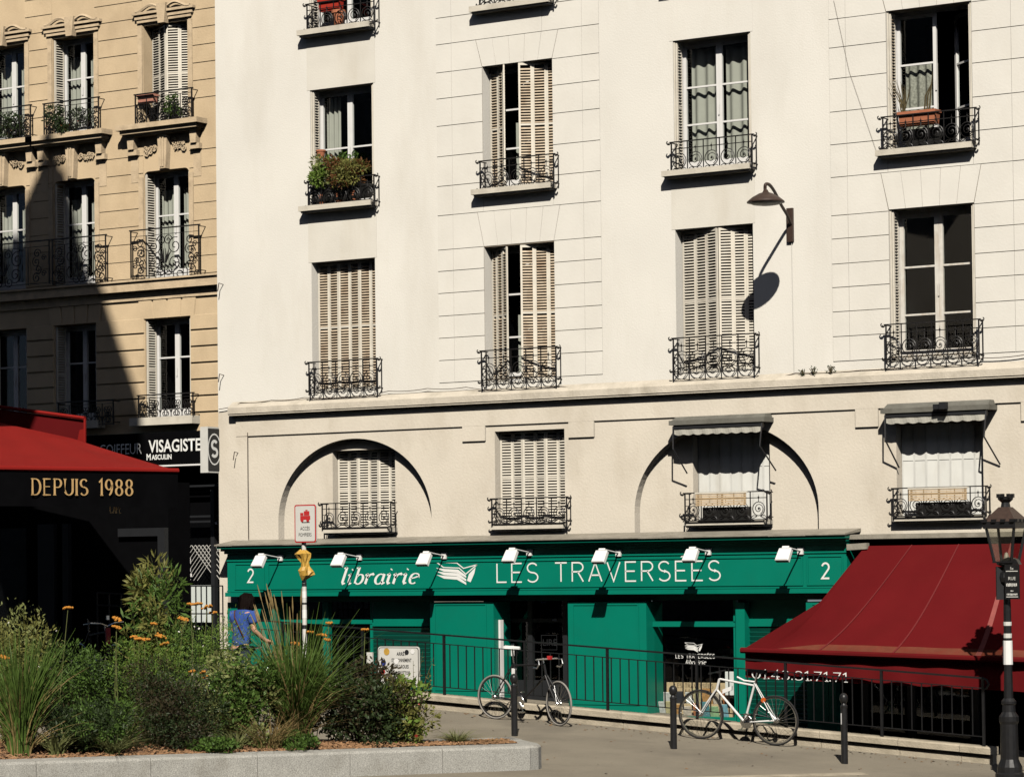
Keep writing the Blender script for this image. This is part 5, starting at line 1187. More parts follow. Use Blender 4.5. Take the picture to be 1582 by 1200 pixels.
for x0, x1, z0, z1 in ((-.09, .1, .06, .12), (-.02, .085, .125, .19), (-.09, -.03, .125, .165), (.01, .05, .195, .21)): tr.box(X0 + x0, X0 + x1, ys - .031, ys - .0285, Zc + z0, Zc + z1)
for x in (-.055, .055): tr.prism([(X0 + x + .03 * cos(2 * pi * i / 10), Zc + .055 + .03 * sin(2 * pi * i / 10)) for i in range(10)], ys - .033, ys - .0312)
tr.build("fire_engine_symbol", sign_red, fs)
q = MB(); q.box(X0 - .06, X0 + .09, ys - .031, ys - .0285, Zc + .012, Zc + .024); q.build("ground_line", charcoal, fs)
text_mesh("ACCÈS", .075, "lettering", charcoal, fs, (X0, ys - .031, Zc - .1), (1, 0, 0), (0, 0, 1), 'CENTER', 0, .8); text_mesh("POMPIERS", .075, "lettering", charcoal, fs, (X0, ys - .031, Zc - .195), (1, 0, 0), (0, 0, 1), 'CENTER', 0, .75)
for i, (py, h_) in enumerate(((903, .05), (918, .1), (932, .03), (948, .13), (968, .06))):
    m_ = MB(); zc = P(467, py, ys).z; m_.lathe([(.037, zc - h_ / 2), (.037, zc + h_ / 2)], 10, (gb.x, ys + .05, 0)); m_.build("sticker", lamp_white if i % 2 else charcoal, fs)
# crumpled yellow bag pushed over the post
m_ = MB(); zt1, zb1 = P(470, 849, ys).z, P(470, 895, ys).z; random.seed(5)
nseg, nr = 14, 7
for j in range(nr + 1):
    t_ = j / nr
    for i in range(nseg):
        a = 2 * pi * i / nseg; r = (.075 + .03 * sin(3 * t_ * pi)) * (1 + random.uniform(-.35, .45)); r = max(.045, r * (1 if 0 < j < nr else .6))
        m_.v.append((gb.x + .02 + .03 * sin(t_ * 5) + r * cos(a), ys + .03 + r * sin(a), zb1 + (zt1 - zb1) * t_ + random.uniform(-.015, .015)))
for j in range(nr):
    for i in range(nseg): m_.f.append((j * nseg + i, j * nseg + (i + 1) % nseg, (j + 1) * nseg + (i + 1) % nseg, (j + 1) * nseg + i))
tag(m_.build("plastic_bag", yellow_plastic), "crumpled yellow plastic bag wrapped round the post of the fire access sign", "bag")
# short gate railing before the hairdresser
gt = thing("garden_gate", "short black iron railing before the hairdresser's door beside the person", "railing")
yg = -2.0; g0, g1 = P(286, 905, yg), P(344, 905, yg); zt1 = P(300, 905, yg).z
for z in (zt1, zt1 - .45, zt1 - .9): m_ = MB(); m_.beam((g0.x, yg, z), (g1.x, yg, z), .025, .02); m_.build("rail", black_paint, gt)
for i in range(8): m_ = MB(); xx = g0.x + (g1.x - g0.x) * i / 7; m_.beam((xx, yg, gz(xx, yg)), (xx, yg, zt1), .016, .016, (0, 1, 0)); m_.build("bar", black_paint, gt)
# railing in the shade before the cafe
gt = thing("terrace_railing", "thin dark railing in the shade before the cafe front", "railing")
yg = -6.6; g0, g1 = P(150, 915, yg), P(262, 921, yg)
for dz in (0, -.18, -.8): m_ = MB(); m_.beam(g0 + Vector((0, 0, dz)), g1 + Vector((0, 0, dz)), .025, .02); m_.build("rail", charcoal, gt)
for i in range(7): m_ = MB(); p = g0.lerp(g1, i / 6); m_.beam((p.x, yg, gz(p.x, yg)), (p.x, yg, p.z), .02, .02, (0, 1, 0)); m_.build("bar", charcoal, gt)

# ================================================================== PERSON WITH A BICYCLE
def skin_body(name, verts, edges, radii, mat, parent, root=0, sub=2):
    me = bpy.data.meshes.new(name); me.from_pydata(verts, edges, []); o = bpy.data.objects.new("tmp", me); COL.objects.link(o)
    sk = o.modifiers.new("s", 'SKIN'); sk.use_smooth_shade = True
    for i, r in enumerate(radii): sv = me.skin_vertices[0].data[i]; sv.radius = r if isinstance(r, tuple) else (r, r); sv.use_root = (i == root)
    ss = o.modifiers.new("d", 'SUBSURF'); ss.levels = sub
    m2 = bpy.data.meshes.new_from_object(o.evaluated_get(bpy.context.evaluated_depsgraph_get())); bpy.data.objects.remove(o)
    m2.name = name; m2.materials.clear(); m2.materials.append(mat)
    for p in m2.polygons: p.use_smooth = True
    return link(name, m2, parent)
ypn = -4.3; pc = P(360, 940, ypn); gzp = gz(pc.x, ypn); topz = P(374, 917, ypn).z; Hh = topz - gzp; sc = Hh / 1.66
pe = thing("person", "person with dark hair in a blue T-shirt seen from behind, holding a bicycle", "person", loc=(pc.x, ypn, gzp), rz=radians(-14))
pe.scale = (sc * 1.16, sc, sc); pe.rotation_euler.x = radians(-8)
def skeleton():
    v = [(0, 0, .90), (0, .01, 1.05), (0, 0, 1.22), (0, -.01, 1.36), (0, .0, 1.44), (0, .02, 1.50), (0, .035, 1.57)]
    e = [(0, 1), (1, 2), (2, 3), (3, 4), (4, 5), (5, 6)]; r = [(.11, .075), (.10, .07), (.12, .08), (.12, .07), (.055, .05), (.052, .055), (.07, .08)]
    for s in (-1, 1):
        o = len(v); v += [(s * .17, 0, 1.38), (s * .215, .03, 1.14), (s * .23, .24, 1.02), (s * .225, .31, 1.005)]; e += [(3, o), (o, o + 1), (o + 1, o + 2), (o + 2, o + 3)]; r += [.045, .040, .030, .034]
        o = len(v); v += [(s * .09, 0, .84), (s * .095, .01 + .07 * s, .48), (s * .095, -.02 + .05 * s, .09), (s * .1, .11 + .05 * s, .04)]; e += [(0, o), (o, o + 1), (o + 1, o + 2), (o + 2, o + 3)]; r += [.09, .06, .04, .035]
    return v, e, r
v, e, r = skeleton()
for s, oo in ((-1, 10), (1, 18)):   # five fingers curled on the grips
    base = Vector((s * .225, .31, 1.005)); wi = oo
    for k in range(4):
        o = len(v); fx = (k - 1.5) * .02
        v += [tuple(base + Vector((fx, .045, .012))), tuple(base + Vector((fx, .072 - .004 * abs(k - 1), -.012))), tuple(base + Vector((fx, .05, -.036)))]; e += [(wi, o), (o, o + 1), (o + 1, o + 2)]; r += [.0105, .0095, .008]
    o = len(v); v += [tuple(base + Vector((-s * .035, .02, -.005))), tuple(base + Vector((-s * .03, .05, -.035)))]; e += [(wi, o), (o, o + 1)]; r += [.012, .0095]
body = skin_body("body", v, e, r, skin_mat, pe)
m_ = MB(); nL, nS = 12, 18   # head with features on the continuous neck
for i in range(nL + 1):
    a = pi * i / nL
    for j in range(nS):
        b_ = 2 * pi * j / nS; x, y, z = .072 * sin(a) * cos(b_), .092 * sin(a) * sin(b_), .115 * cos(a)
        if y > .0 and z < 0: x *= 1 + z * 2.2
        if abs(b_ - pi / 2) < .3 and -.03 < z < .02: y += .02
        m_.v.append((x, y + .045, z + 1.575))
for i in range(nL):
    for j in range(nS): m_.f.append((i * nS + j, i * nS + (j + 1) % nS, (i + 1) * nS + (j + 1) % nS, (i + 1) * nS + j))
hd_o = m_.build("head", skin_mat, pe, smooth=True)
for s in (-1, 1): m_ = MB(); m_.lathe([(.004, -.01), (.024, 0), (.018, .008)], 8, (s * .074, .035, 1.57), (s, 0, 0)); m_.build("ear", skin_mat, hd_o); m_ = MB(); m_.lathe([(.002, -.006), (.012, 0), (.002, .006)], 8, (s * .03, .13, 1.595), (0, 1, 0)); m_.build("eye", charcoal, hd_o)
m_ = MB(); m_.obox((0, .135, 1.525), (.022, 0, 0), (0, .004, 0), (0, 0, .005)); m_.build("mouth", sign_red, hd_o)
m_ = MB(); random.seed(11)   # long loose hair
for i in range(260):
    a = random.uniform(-.4, pi + .4) + pi; rr = .075 + random.random() * .012; rootp = Vector((rr * .55 * cos(a), .045 + rr * .6 * sin(a), 1.665 + random.random() * .02))
    L = random.uniform(.18, .40); pts = [rootp]
    for k in range(1, 6):
        t = k / 5; pts.append(Vector((cos(a) * (.085 + .03 * t + random.uniform(-.012, .012)), .045 + sin(a) * (.105 + .012 * t), 1.66 - L * t + .015 * sin(t * 8 + i))))
    m_.tube(pts, [.012, .014, .013, .012, .010, .003], 4)
m_.build("hair", hair_mat, pe, smooth=True)
sv = [(0, 0, .83), (0, .01, 1.05), (0, 0, 1.22), (0, -.01, 1.36), (0, 0, 1.43)]; se = [(0, 1), (1, 2), (2, 3), (3, 4)]; sr = [(.165, .125), (.148, .11), (.163, .118), (.175, .115), (.10, .085)]
for s in (-1, 1): o = len(sv); sv += [(s * .178, 0, 1.375), (s * .207, .02, 1.22)]; se += [(3, o), (o, o + 1)]; sr += [.085, .066]
skin_body("t_shirt", sv, se, sr, shirt_blue, pe)
tv = [(0, 0, .93)]; te = []; trr = [(.165, .12)]
for s in (-1, 1): o = len(tv); tv += [(s * .09, 0, .84), (s * .095, .01 + .07 * s, .48), (s * .095, -.02 + .05 * s, .1)]; te += [(0, o), (o, o + 1), (o + 1, o + 2)]; trr += [.1, .072, .055]
skin_body("jeans", tv, te, trr, jeans, pe)
m_ = MB(); m_.tube([(-.12, -.06, 1.42), (-.04, -.125, 1.32), (.06, -.135, 1.2), (.13, -.11, 1.08), (.15, -.08, 1.02)], .008, 4); m_.tube([(-.12, -.06, 1.42), (-.1, .06, 1.43)], .008, 4); m_.build("bag_strap", leather, pe)
M3 = pe.matrix_basis if False else Matrix.Translation(pe.location) @ Matrix.Rotation(radians(-14), 4, 'Z') @ Matrix.Diagonal((sc, sc, sc, 1))
ra_, rb_ = M3 @ Vector((.12, .0, 0)), M3 @ Vector((.12, 1.02, 0)); 
for q in (ra_, rb_): q.z = gz(q.x, q.y)
ra_ -= (rb_ - ra_) * .55; rb_ = ra_ + (rb_ - ra_).normalized() * 1.02; rb_.z = gz(rb_.x, rb_.y); ra_.z = gz(ra_.x, ra_.y)
bicycle("city bicycle held by the person in blue, mostly hidden by the flower bed", "bicycle", ra_, rb_, .34, bike_black, chrome, tyre, bar='city', seat_h=.9, lean=.0)

# ================================================================== FLOWER BED
A_, B_ = PG(-60, 1221), PG(846, 1188)
dk = (B_ - A_); dk.z = 0; Lk = dk.length; dk.normalize(); nk = Vector((-dk.y, dk.x, 0))      # nk points away from the road, behind the kerb
if nk.y < 0: nk = -nk
HK = .31
WID = 2.5
def zk(p): return gz(p.x, p.y)
bed = bpy.data.objects.new("planter_kerb", None); COL.objects.link(bed); structure(bed)
def kerb_piece(p0, p1, nrm, wd=.30, h=HK, ch=.03):
    g = .004; d = (p1 - p0); l = d.length; d = d / l; v = MB(); pr = [(wd, -.15), (0, -.15), (0, h - ch), (ch * .3, h - ch * .3), (ch, h), (wd, h)]; k = len(pr)
    for t in (g, l - g):
        for o, z in pr: q = p0 + d * t + nrm * o; v.v.append((q.x, q.y, zk(q) + z))
    v.f = [tuple(range(k)), tuple(range(k, 2 * k))[::-1]] + [(i, k + i, k + (i + 1) % k, (i + 1) % k) for i in range(k)]
    v.build("kerb_stone", granite, bed)
def on_line(px):   # where the kerb's front foot is seen at px
    best = min(range(2000), key=lambda i: abs(proj_px(A_ + dk * (Lk * i / 2000)) - px)); return A_ + dk * (Lk * best / 2000)
def proj_px(p): v = p - CAM; return 791 + FPX * v.dot(RT) / v.dot(FW)
cuts = [A_ - dk * 1.5] + [on_line(px) for px in (56, 233, 398, 541, 684, 820)]
for i in range(len(cuts) - 1): kerb_piece(cuts[i], cuts[i + 1], nk)
# rounded end
c_end = cuts[-1]; R0 = .28
prev = c_end; pn = nk
pts = [c_end + nk * R0 + (dk * sin(a) - nk * cos(a)) * R0 for a in [pi / 2 * i / 3 for i in range(1, 4)]]
end_pts = [c_end] + pts
v = MB()
for p in end_pts:
    v.v += [(p.x, p.y, zk(p) - .15), (p.x, p.y, zk(p) + HK - .03)]
cq = c_end + nk * R0
for p in end_pts: q = p + (cq - p).normalized() * .03; v.v.append((q.x, q.y, zk(p) + HK))
n = len(end_pts)
for i in range(n - 1): v.f += [(2 * i, 2 * i + 2, 2 * i + 3, 2 * i + 1), (2 * i + 1, 2 * i + 3, 2 * n + i + 1, 2 * n + i)]
v.v += [(cq.x, cq.y, zk(cq) + HK)]; ci = len(v.v) - 1
for i in range(n - 1): v.f.append((2 * n + i, 2 * n + i + 1, ci))
v.build("kerb_stone", granite, bed, smooth=False)
pe_ = end_pts[-1]; LT = Lk + 1.4
def Wd(u): return 1.0 + (WID - 1.0) * max(0.0, min(1.0, (Lk - .2 - u) / 3.6))
def back_pt(u): return cuts[0] + dk * u + nk * Wd(u)
u_end = (pe_ - cuts[0]).dot(dk); pfar = pe_ + nk * (Wd(u_end) - R0)
kerb_piece(pe_, pfar, -dk)
us = [u_end - 1.2 * i for i in range(9)]
for i in range(8):
    p0, p1 = back_pt(us[i]), back_pt(us[i + 1]); dd_ = (p1 - p0).normalized(); kerb_piece(p0, p1, Vector((-dd_.y, dd_.x, 0)) if Vector((-dd_.y, dd_.x, 0)).dot(nk) < 0 else Vector((dd_.y, -dd_.x, 0)))
# mulch surface with chips
v = MB(); nu, nv_ = 60, 14; random.seed(3)
for j in range(nv_ + 1):
    for i in range(nu + 1):
        uu = (u_end - .25) * i / nu; p = cuts[0] + dk * uu + nk * (.28 + (Wd(uu) - .5) * j / nv_); v.v.append((p.x, p.y, zk(p) + HK - .03 + .03 * sin(pi * j / nv_) + random.uniform(-.012, .012)))
for j in range(nv_):
    for i in range(nu): a = j * (nu + 1) + i; v.f.append((a, a + 1, a + nu + 2, a + nu + 1))
structure(v.build("flower_bed_soil", mulch_mat, smooth=True))
v = MB()
for i in range(5200):
    u = random.random() * (u_end - .3); w_ = .30 + random.random() ** 1.4 * (Wd(u) - .62); p = cuts[0] + dk * u + nk * w_; z = zk(p) + HK - .02 + .03 * sin(pi * w_ / Wd(u)) + random.uniform(0, .015)
    a = random.random() * 6.28; s = random.uniform(.012, .032); v.obox((p.x, p.y, z), Vector((cos(a), sin(a), random.uniform(-.4, .4))) * s, Vector((-sin(a), cos(a), random.uniform(-.4, .4))) * s * .45, (0, 0, .004))
stuff(v.build("bark_chips", M("bark_chips", (.36, .20, .10), .9, .6, 22), fix=False))

# ---- plants
def leaf_mat(name, rgb, var=.45, tr=.35, sc_=9, rough=.55): return M(name, rgb, rough, var, sc_, trans=tr, spec=.3)
g_fresh = leaf_mat("leaf_fresh", (.17, .27, .045)); g_mid = leaf_mat("leaf_mid", (.10, .18, .035)); g_dark = leaf_mat("leaf_dark", (.034, .055, .018), tr=.2); g_pale = leaf_mat("leaf_pale", (.26, .29, .10)); g_purple = leaf_mat("leaf_purple", (.05, .04, .02), tr=.2); g_olive = leaf_mat("leaf_olive", (.22, .22, .06)); g_grass = leaf_mat("grass_green", (.105, .175, .035), .4); g_straw = leaf_mat("grass_straw", (.36, .26, .11), .3); g_palegrass = leaf_mat("grass_pale", (.22, .24, .09), .35)
stem_m = M("stem_brown", (.09, .07, .03), .8, .3, 20); petal_w = M("petal_white", (.75, .73, .66), .7, .05); yarrow_m = M("yarrow_orange", (.60, .25, .035), .8, .25, 40, trans=.15); rose_m = M("rose_red", (.45, .06, .04), .6, .3, 30)
import numpy as np
RNG = np.random.default_rng(4)
def quads(name, V, mat, parent, tri=False):
    n = len(V) // 4; me = bpy.data.meshes.new(name); me.vertices.add(len(V)); me.vertices.foreach_set("co", np.asarray(V, dtype=np.float32).ravel())
    me.loops.add(n * 4); me.loops.foreach_set("vertex_index", np.arange(n * 4, dtype=np.int32)); me.polygons.add(n); me.polygons.foreach_set("loop_start", np.arange(0, n * 4, 4, dtype=np.int32)); me.update(calc_edges=True); me.validate(); me.materials.append(mat); return link(name, me, parent)
def leaves(c, rad, n, size, asp=.45, shell=.55, lumps=9, updir=.3, lo=-.2, seed=None):
    rng = np.random.default_rng(seed if seed is not None else RNG.integers(1e9)); c = np.array(c); rad = np.array(rad)
    # lumpy crown: leaves cluster round many sub-centres inside the ellipsoid
    sc_ = rng.normal(size=(lumps, 3)); sc_ /= np.linalg.norm(sc_, axis=1)[:, None]; sc_ *= rng.uniform(.35, .85, (lumps, 1)); sc_[:, 2] = rng.uniform(-.75, .8, lumps) if lo < -.5 else sc_[:, 2]
    lr = rng.uniform(.22, .48, lumps); idx = rng.integers(0, lumps, n); d = rng.normal(size=(n, 3)); d /= np.linalg.norm(d, axis=1)[:, None]
    p = sc_[idx] + d * (lr[idx] * rng.uniform(shell, 1.05, n) ** .7)[:, None]; P_ = c + p * rad
    ax = d + rng.normal(scale=.7, size=(n, 3)); ax[:, 2] += updir; ax /= np.linalg.norm(ax, axis=1)[:, None]
    t = rng.normal(size=(n, 3)); sd = np.cross(ax, t); sd /= np.linalg.norm(sd, axis=1)[:, None]
    s = size * rng.uniform(.6, 1.35, n)[:, None]; L = ax * s; W = sd * s * asp / 2
    V = np.stack([P_, P_ + L * .5 + W, P_ + L, P_ + L * .5 - W], 1).reshape(-1, 3); return V
def bed_point(px, depth):
    p = on_line(px) + nk * depth
    for _ in range(6):
        q = A_ + dk * ((p - A_).dot(dk)) ; err = px - proj_px(q + nk * depth); p = q + nk * depth + dk * (err / 113); 
    p.z = zk(p) + HK - .03; return p
def zat(p, py):   # height at which a vertical through p is seen at py
    v0 = p - CAM; lo, hi = -3.0, 4.0
    for _ in range(30):
        mid = (lo + hi) / 2; v = Vector((v0.x, v0.y, p.z + mid - CAM.z)); y = PPY - FPX * v.dot(UP) / v.dot(FW)
        if y > py: lo = mid
        else: hi = mid
    return mid
def stems(p, n, h, spread, r=.006):
    m_ = MB()
    for i in range(n):
        a = random.random() * 6.28; e = Vector((cos(a) * spread * random.random(), sin(a) * spread * random.random(), h * random.uniform(.6, .95)))
        mid = e * .5 + Vector((random.uniform(-.05, .05), random.uniform(-.05, .05), .06)); m_.tube([p, p + mid, p + e], [r, r * .8, r * .4], 4)
    return m_
def bush(name, label, px, depth, top_py, wpx, n, size, mat, cat="bush", asp=.45, flowers=None, lumps=14, mat2=None, f2=.3, zc=.5, updir=.3, sizes=None):
    p = bed_point(px, depth); h = zat(p, top_py); rx = wpx / 2 / 122
    t = thing(name, label, cat, "plants in the flower bed", loc=p)
    stems(Vector((0, 0, 0)), 14, h * .8, rx * .8).build("stems", stem_m, t)
    c = (0, 0, h * zc); rad = (rx * 1.1, rx * .95, h * .52)
    n = int(n * 1.6); lumps = int(lumps * 1.5); n1 = int(n * (1 - (f2 if mat2 else 0)))
    quads("foliage", leaves(c, rad, n1, size, asp, lumps=lumps, updir=updir, lo=-1.1), mat, t)
    if mat2: quads("foliage", leaves(c, rad, n - n1, size, asp, lumps=lumps, updir=updir, lo=-.9), mat2, t)
    if flowers:
        fm, fn_, fs_ = flowers; V = leaves(c, (rad[0] * 1.03, rad[1] * 1.03, rad[2] * 1.05), fn_, fs_, .9, .97, lumps=lumps); o = quads("blossoms", V, fm, t)
    return t
def blades(n, h, spread, w_, droop, seed, hv=.35, segs=5, base_r=.08):
    rng = np.random.default_rng(seed); out = []
    for i in range(n):
        a = rng.uniform(0, 2 * pi); b0 = np.array([cos(a), sin(a), 0]) * base_r * sqrt(rng.random()); H = h * rng.uniform(1 - hv, 1.05); out_d = np.array([cos(a + rng.normal() * .5), sin(a + rng.normal() * .5), 0]); sp = spread * rng.random() ** .8
        pts = []
        dr = droop * rng.random()
        for k in range(segs + 1): t = k / segs; pts.append(b0 + out_d * (sp * t ** 1.7 + dr * .5 * t ** 3) + np.array([0, 0, H * (t - dr * .55 * t ** 3)]))
        tw = rng.uniform(0, pi); sd = np.array([cos(tw), sin(tw), 0])
        for k in range(segs):
            w0 = w_ * (1 - (k / segs) ** 2) ** .7 * (.6 if k == 0 else 1); w1 = w_ * max(.05, (1 - ((k + 1) / segs) ** 2)) ** .7
            out += [pts[k] - sd * w0 / 2, pts[k] + sd * w0 / 2, pts[k + 1] + sd * w1 / 2, pts[k + 1] - sd * w1 / 2]
    return np.array(out)
def grass(label, px, depth, top_py, wpx, n, mat, w_=.010, droop=.6, mat2=None, seed=1, plume=None, base_r=.1, name="grass_clump", hv=.45):
    p = bed_point(px, depth); h = zat(p, top_py); t = thing(name, label, "grass clump", "plants in the flower bed", loc=p); sp = wpx / 2 / 122
    quads("blades", blades(n, h, sp, w_, droop, seed, hv, base_r=base_r), mat, t)
    if mat2: quads("dry_blades", blades(n // 4, h * .8, sp * 1.05, w_, droop, seed + 50, .7, base_r=base_r), mat2, t)
    if plume:
        rng = random.Random(seed); m_ = MB(); hp = zat(p, plume[1])
        for i in range(plume[0]):
            a = rng.uniform(-2.6, .2); u = rng.uniform(.05, 1) ** .7; e = Vector((-abs(cos(a)) * sp * .95 * u if i % 4 else cos(a) * sp * .6 * u, sin(a) * sp * .4 * u, hp * rng.uniform(.80, 1.0))); q = [Vector((0, 0, .2)), e * .55 + Vector((0, 0, .10)), e]
            m_.tube(q, .003, 3); dd = (q[2] - q[1]).normalized(); m_.tube([e - dd * .16, e - dd * .08, e + dd * .06], [.005, .011, .003], 5)
        m_.build("seed_heads", g_straw, t)
    return t
random.seed(21)
# back row, middle and front, as they stand from left to right
bush("flowering_bush", "tall bush with tiny white flowers at the left edge of the bed", 28, 1.9, 948, 120, 5200, .05, g_olive, asp=.35, flowers=(petal_w, 90, .035), mat2=g_pale, lumps=18)
bush("fine_leaved_bush", "dark green fine leaved bush left of the red bicycle", 120, 1.5, 1000, 110, 4200, .05, g_mid, asp=.35, mat2=g_dark, f2=.4)
bush("yarrow_bush", "bright green feathery bush under the orange yarrow heads", 225, 1.55, 985, 150, 6500, .045, g_fresh, asp=.25, mat2=g_mid, f2=.45, lumps=20)
bush("feathery_bush", "green feathery bush with pale specks of flowers in front of the person", 315, 2.0, 962, 170, 6500, .045, g_mid, asp=.25, flowers=(petal_w, 60, .03), mat2=g_fresh, f2=.45, lumps=20)
bush("dark_bush", "large dark brownish bush at the centre of the bed front", 265, .85, 1020, 165, 7500, .05, g_purple, asp=.28, mat2=g_dark, f2=.55, lumps=20)
bush("low_dark_bush", "low dark bush between the left grass clump and the brownish bush", 138, .75, 1085, 130, 4200, .06, g_dark, asp=.3, mat2=g_mid, f2=.35)
bush("white_shrub", "leafy shrub with white flowers left of the tall plumed grass", 372, 1.0, 1015, 110, 3600, .065, g_pale, asp=.5, flowers=(petal_w, 60, .04), mat2=g_mid, f2=.45)
bush("dark_shrub", "dark leafy shrub right of the tall plumed grass", 555, .9, 1030, 165, 5200, .065, g_purple, asp=.45, mat2=g_dark, f2=.5, lumps=18)
bush("rose_bush", "light leafy rose bush with pink buds at the right end of the plants", 622, .75, 1045, 110, 2000, .07, g_olive, asp=.55, mat2=g_fresh, f2=.4, flowers=(rose_m, 10, .05), zc=.45)
bush("background_bush", "mid green bush behind the tall plumed grass", 440, 1.9, 1000, 130, 3600, .055, g_mid, asp=.35, mat2=g_dark)
grass("tall green grass clump at the left edge of the bed", 32, .75, 962, 130, 420, g_grass, .018, .4, g_straw, 3, base_r=.14)
grass("tall feathery grass with straw coloured plumes in the middle of the bed", 458, .95, 935, 185, 820, g_grass, .019, 1.0, g_straw, 5, plume=(20, 905), base_r=.16)
grass("small arching pale grass tuft at the foot of the brownish bush", 176, .5, 1122, 84, 240, g_palegrass, .012, .9, None, 8, base_r=.06)
grass("broad bladed grass tuft beside the tall left clump", 88, .6, 1100, 90, 60, g_palegrass, .022, .8, None, 9, base_r=.08)
grass("low arching grass tuft alone on the bark right of the rose bush", 706, .55, 1122, 66, 220, g_palegrass, .012, .95, g_straw, 12, base_r=.06)
grass("dry straw coloured tuft at the right end of the bed", 752, .5, 1136, 60, 110, g_straw, .010, .9, None, 13, base_r=.06)
grass("tangle of dry grass at the foot of the tall plumed grass", 415, .55, 1085, 110, 200, g_straw, .010, .9, g_grass, 14, base_r=.16)
grass("upright pale leaves between the white shrub and the person", 350, 1.2, 990, 50, 26, g_palegrass, .03, .4, None, 15, base_r=.05)
grass("grass shoots in front of the white flowered shrub", 365, .5, 1110, 70, 70, g_palegrass, .014, .7, None, 16, base_r=.06)
grass("thin dark grass between the two bushes at the centre of the bed", 190, .9, 1075, 90, 120, g_grass, .012, .7, g_straw, 17, base_r=.08)
bush("ground_cover", "low green cover plant at the foot of the tall plumed grass", 455, .45, 1132, 90, 900, .05, g_mid, asp=.5, lumps=8)
bush("ground_cover", "low green cover plant between the bark and the white flowered shrub", 322, .45, 1140, 80, 800, .05, g_mid, asp=.5, lumps=8)
# orange yarrow: clumps of stems with flat flower heads
def yarrow(label, px, depth, heads):
    p = bed_point(px, depth); t = thing("yarrow", label, "flower", "orange yarrow in the flower bed", loc=p)
    for hx_, hy_ in heads:
        q = bed_point(hx_, depth + random.uniform(-.15, .15)); z = zat(q, hy_); e = Vector((q.x - p.x, q.y - p.y, q.z + z - p.z)); m_ = MB(); lx = random.uniform(-.28, .28); m_.tube([Vector((e.x + lx, e.y, 0)), Vector((e.x + lx * .6 + random.uniform(-.03, .03), e.y, e.z * .5)), e], [.006, .005, .0035], 4); st = m_.build("stem", g_palegrass, t)
        m_ = MB(); r = random.uniform(.035, .075); tl = random.uniform(-.45, .45)
        for k in range(16):
            a = random.random() * 6.28; rr = r * sqrt(random.random()); m_.lathe([(.008, -.012), (.018, .0), (.012, .012), (.003, .016)], 6, e + Vector((rr * cos(a), rr * sin(a), random.uniform(-.006, .008) - rr * rr * 2 + tl * rr * cos(a))))
        m_.build("flower_head", yarrow_m, t)
yarrow("single tall orange yarrow left of the red bicycle", 104, 1.2, [(107, 938)])
yarrow("single orange yarrow head at the left edge of the bed", 14, .9, [(8, 1015)])
yarrow("orange yarrow heads leaning together right of the red bicycle", 205, 1.3, [(181, 955), (208, 983), (216, 986), (225, 987), (182, 968)])
yarrow("three orange yarrow heads above the bright feathery bush", 246, 1.4, [(240, 963), (250, 981), (256, 994)])
yarrow("orange yarrow heads above the feathery bush near the black gate railing", 300, 1.9, [(285, 955), (297, 933), (306, 932), (322, 937), (331, 946)])
yarrow("low pair of orange yarrow heads on the brownish bush", 314, .9, [(315, 1038), (317, 1046), (297, 1037)])
yarrow("orange yarrow heads among the plumes of the tall grass", 480, 1.2, [(480, 976), (460, 994), (499, 980), (508, 988), (511, 962)])
yarrow("single orange yarrow on a long stalk before the parking notice", 562, 1.0, [(566, 972)])
# rose twigs reaching over the kerb
t = thing("rose_twigs", "thin bare rose twigs with a few leaves arching beside the fence kerb", "plant", "plants in the flower bed", loc=bed_point(640, .7)); m_ = MB(); tips = []
for ex, ey in ((672, 1015), (668, 1050), (676, 1100), (655, 1005), (680, 1125), (640, 1020)):
    q = bed_point(ex, .7); e = q - t.location; e.z += zat(q, ey); m_.tube([Vector((0, 0, .02)), Vector((e.x * .45, e.y * .45, e.z * .62 + .04)), e], [.007, .005, .002], 4); tips.append(e)
m_.build("twigs", stem_m, t)
V = []
for e in tips:
    for k in range(16):
        f_ = random.uniform(.35, 1); c = Vector((e.x * f_, e.y * f_, e.z * f_ + .03 * (1 - f_))); a = random.random() * 6.28; ax = Vector((cos(a), sin(a), random.uniform(-.3, .6))) * random.uniform(.04, .075); sd = ax.cross(Vector((0, 0, 1))).normalized() * .016; V += [c, c + ax * .5 + sd, c + ax, c + ax * .5 - sd]
quads("leaves", [tuple(x) for x in V], g_olive, t)
t.children[0]
# shrub on the pavement before the hairdresser
def pot_plant(name, label, cat, base, h, rx, n, size, mat, mat2=None, asp=.4, group=None, lumps=12, flowers=None, cz=.5, hz=.6):
    t = thing(name, label, cat, group, loc=base); stems(Vector((0, 0, 0)), 8, h * .8, rx * .6).build("stems", stem_m, t); quads("foliage", leaves((0, 0, h * cz), (rx, rx * .8, h * hz), n, size, asp, lumps=lumps, lo=-.9), mat, t)
    if mat2: quads("foliage", leaves((0, 0, h * cz), (rx, rx * .8, h * hz), n // 2, size, asp, lumps=lumps, lo=-.9), mat2, t)
    if flowers: quads("blossoms", leaves((0, 0, h * .5), (rx * 1.05, rx, h * .62), flowers[1], flowers[2], .9, .97, lumps=lumps), flowers[0], t)
    return t
q = P(240, 960, -9.7); q.z = gz(q.x, q.y); pot_plant("pavement_shrub", "bushy yellow green shrub standing before the hairdresser beside the dark cafe front", "shrub", q, P(240, 868, -9.7).z - q.z, .46, 1500, .13, g_olive, g_mid, lumps=16, asp=.22, cz=.70, hz=.31)

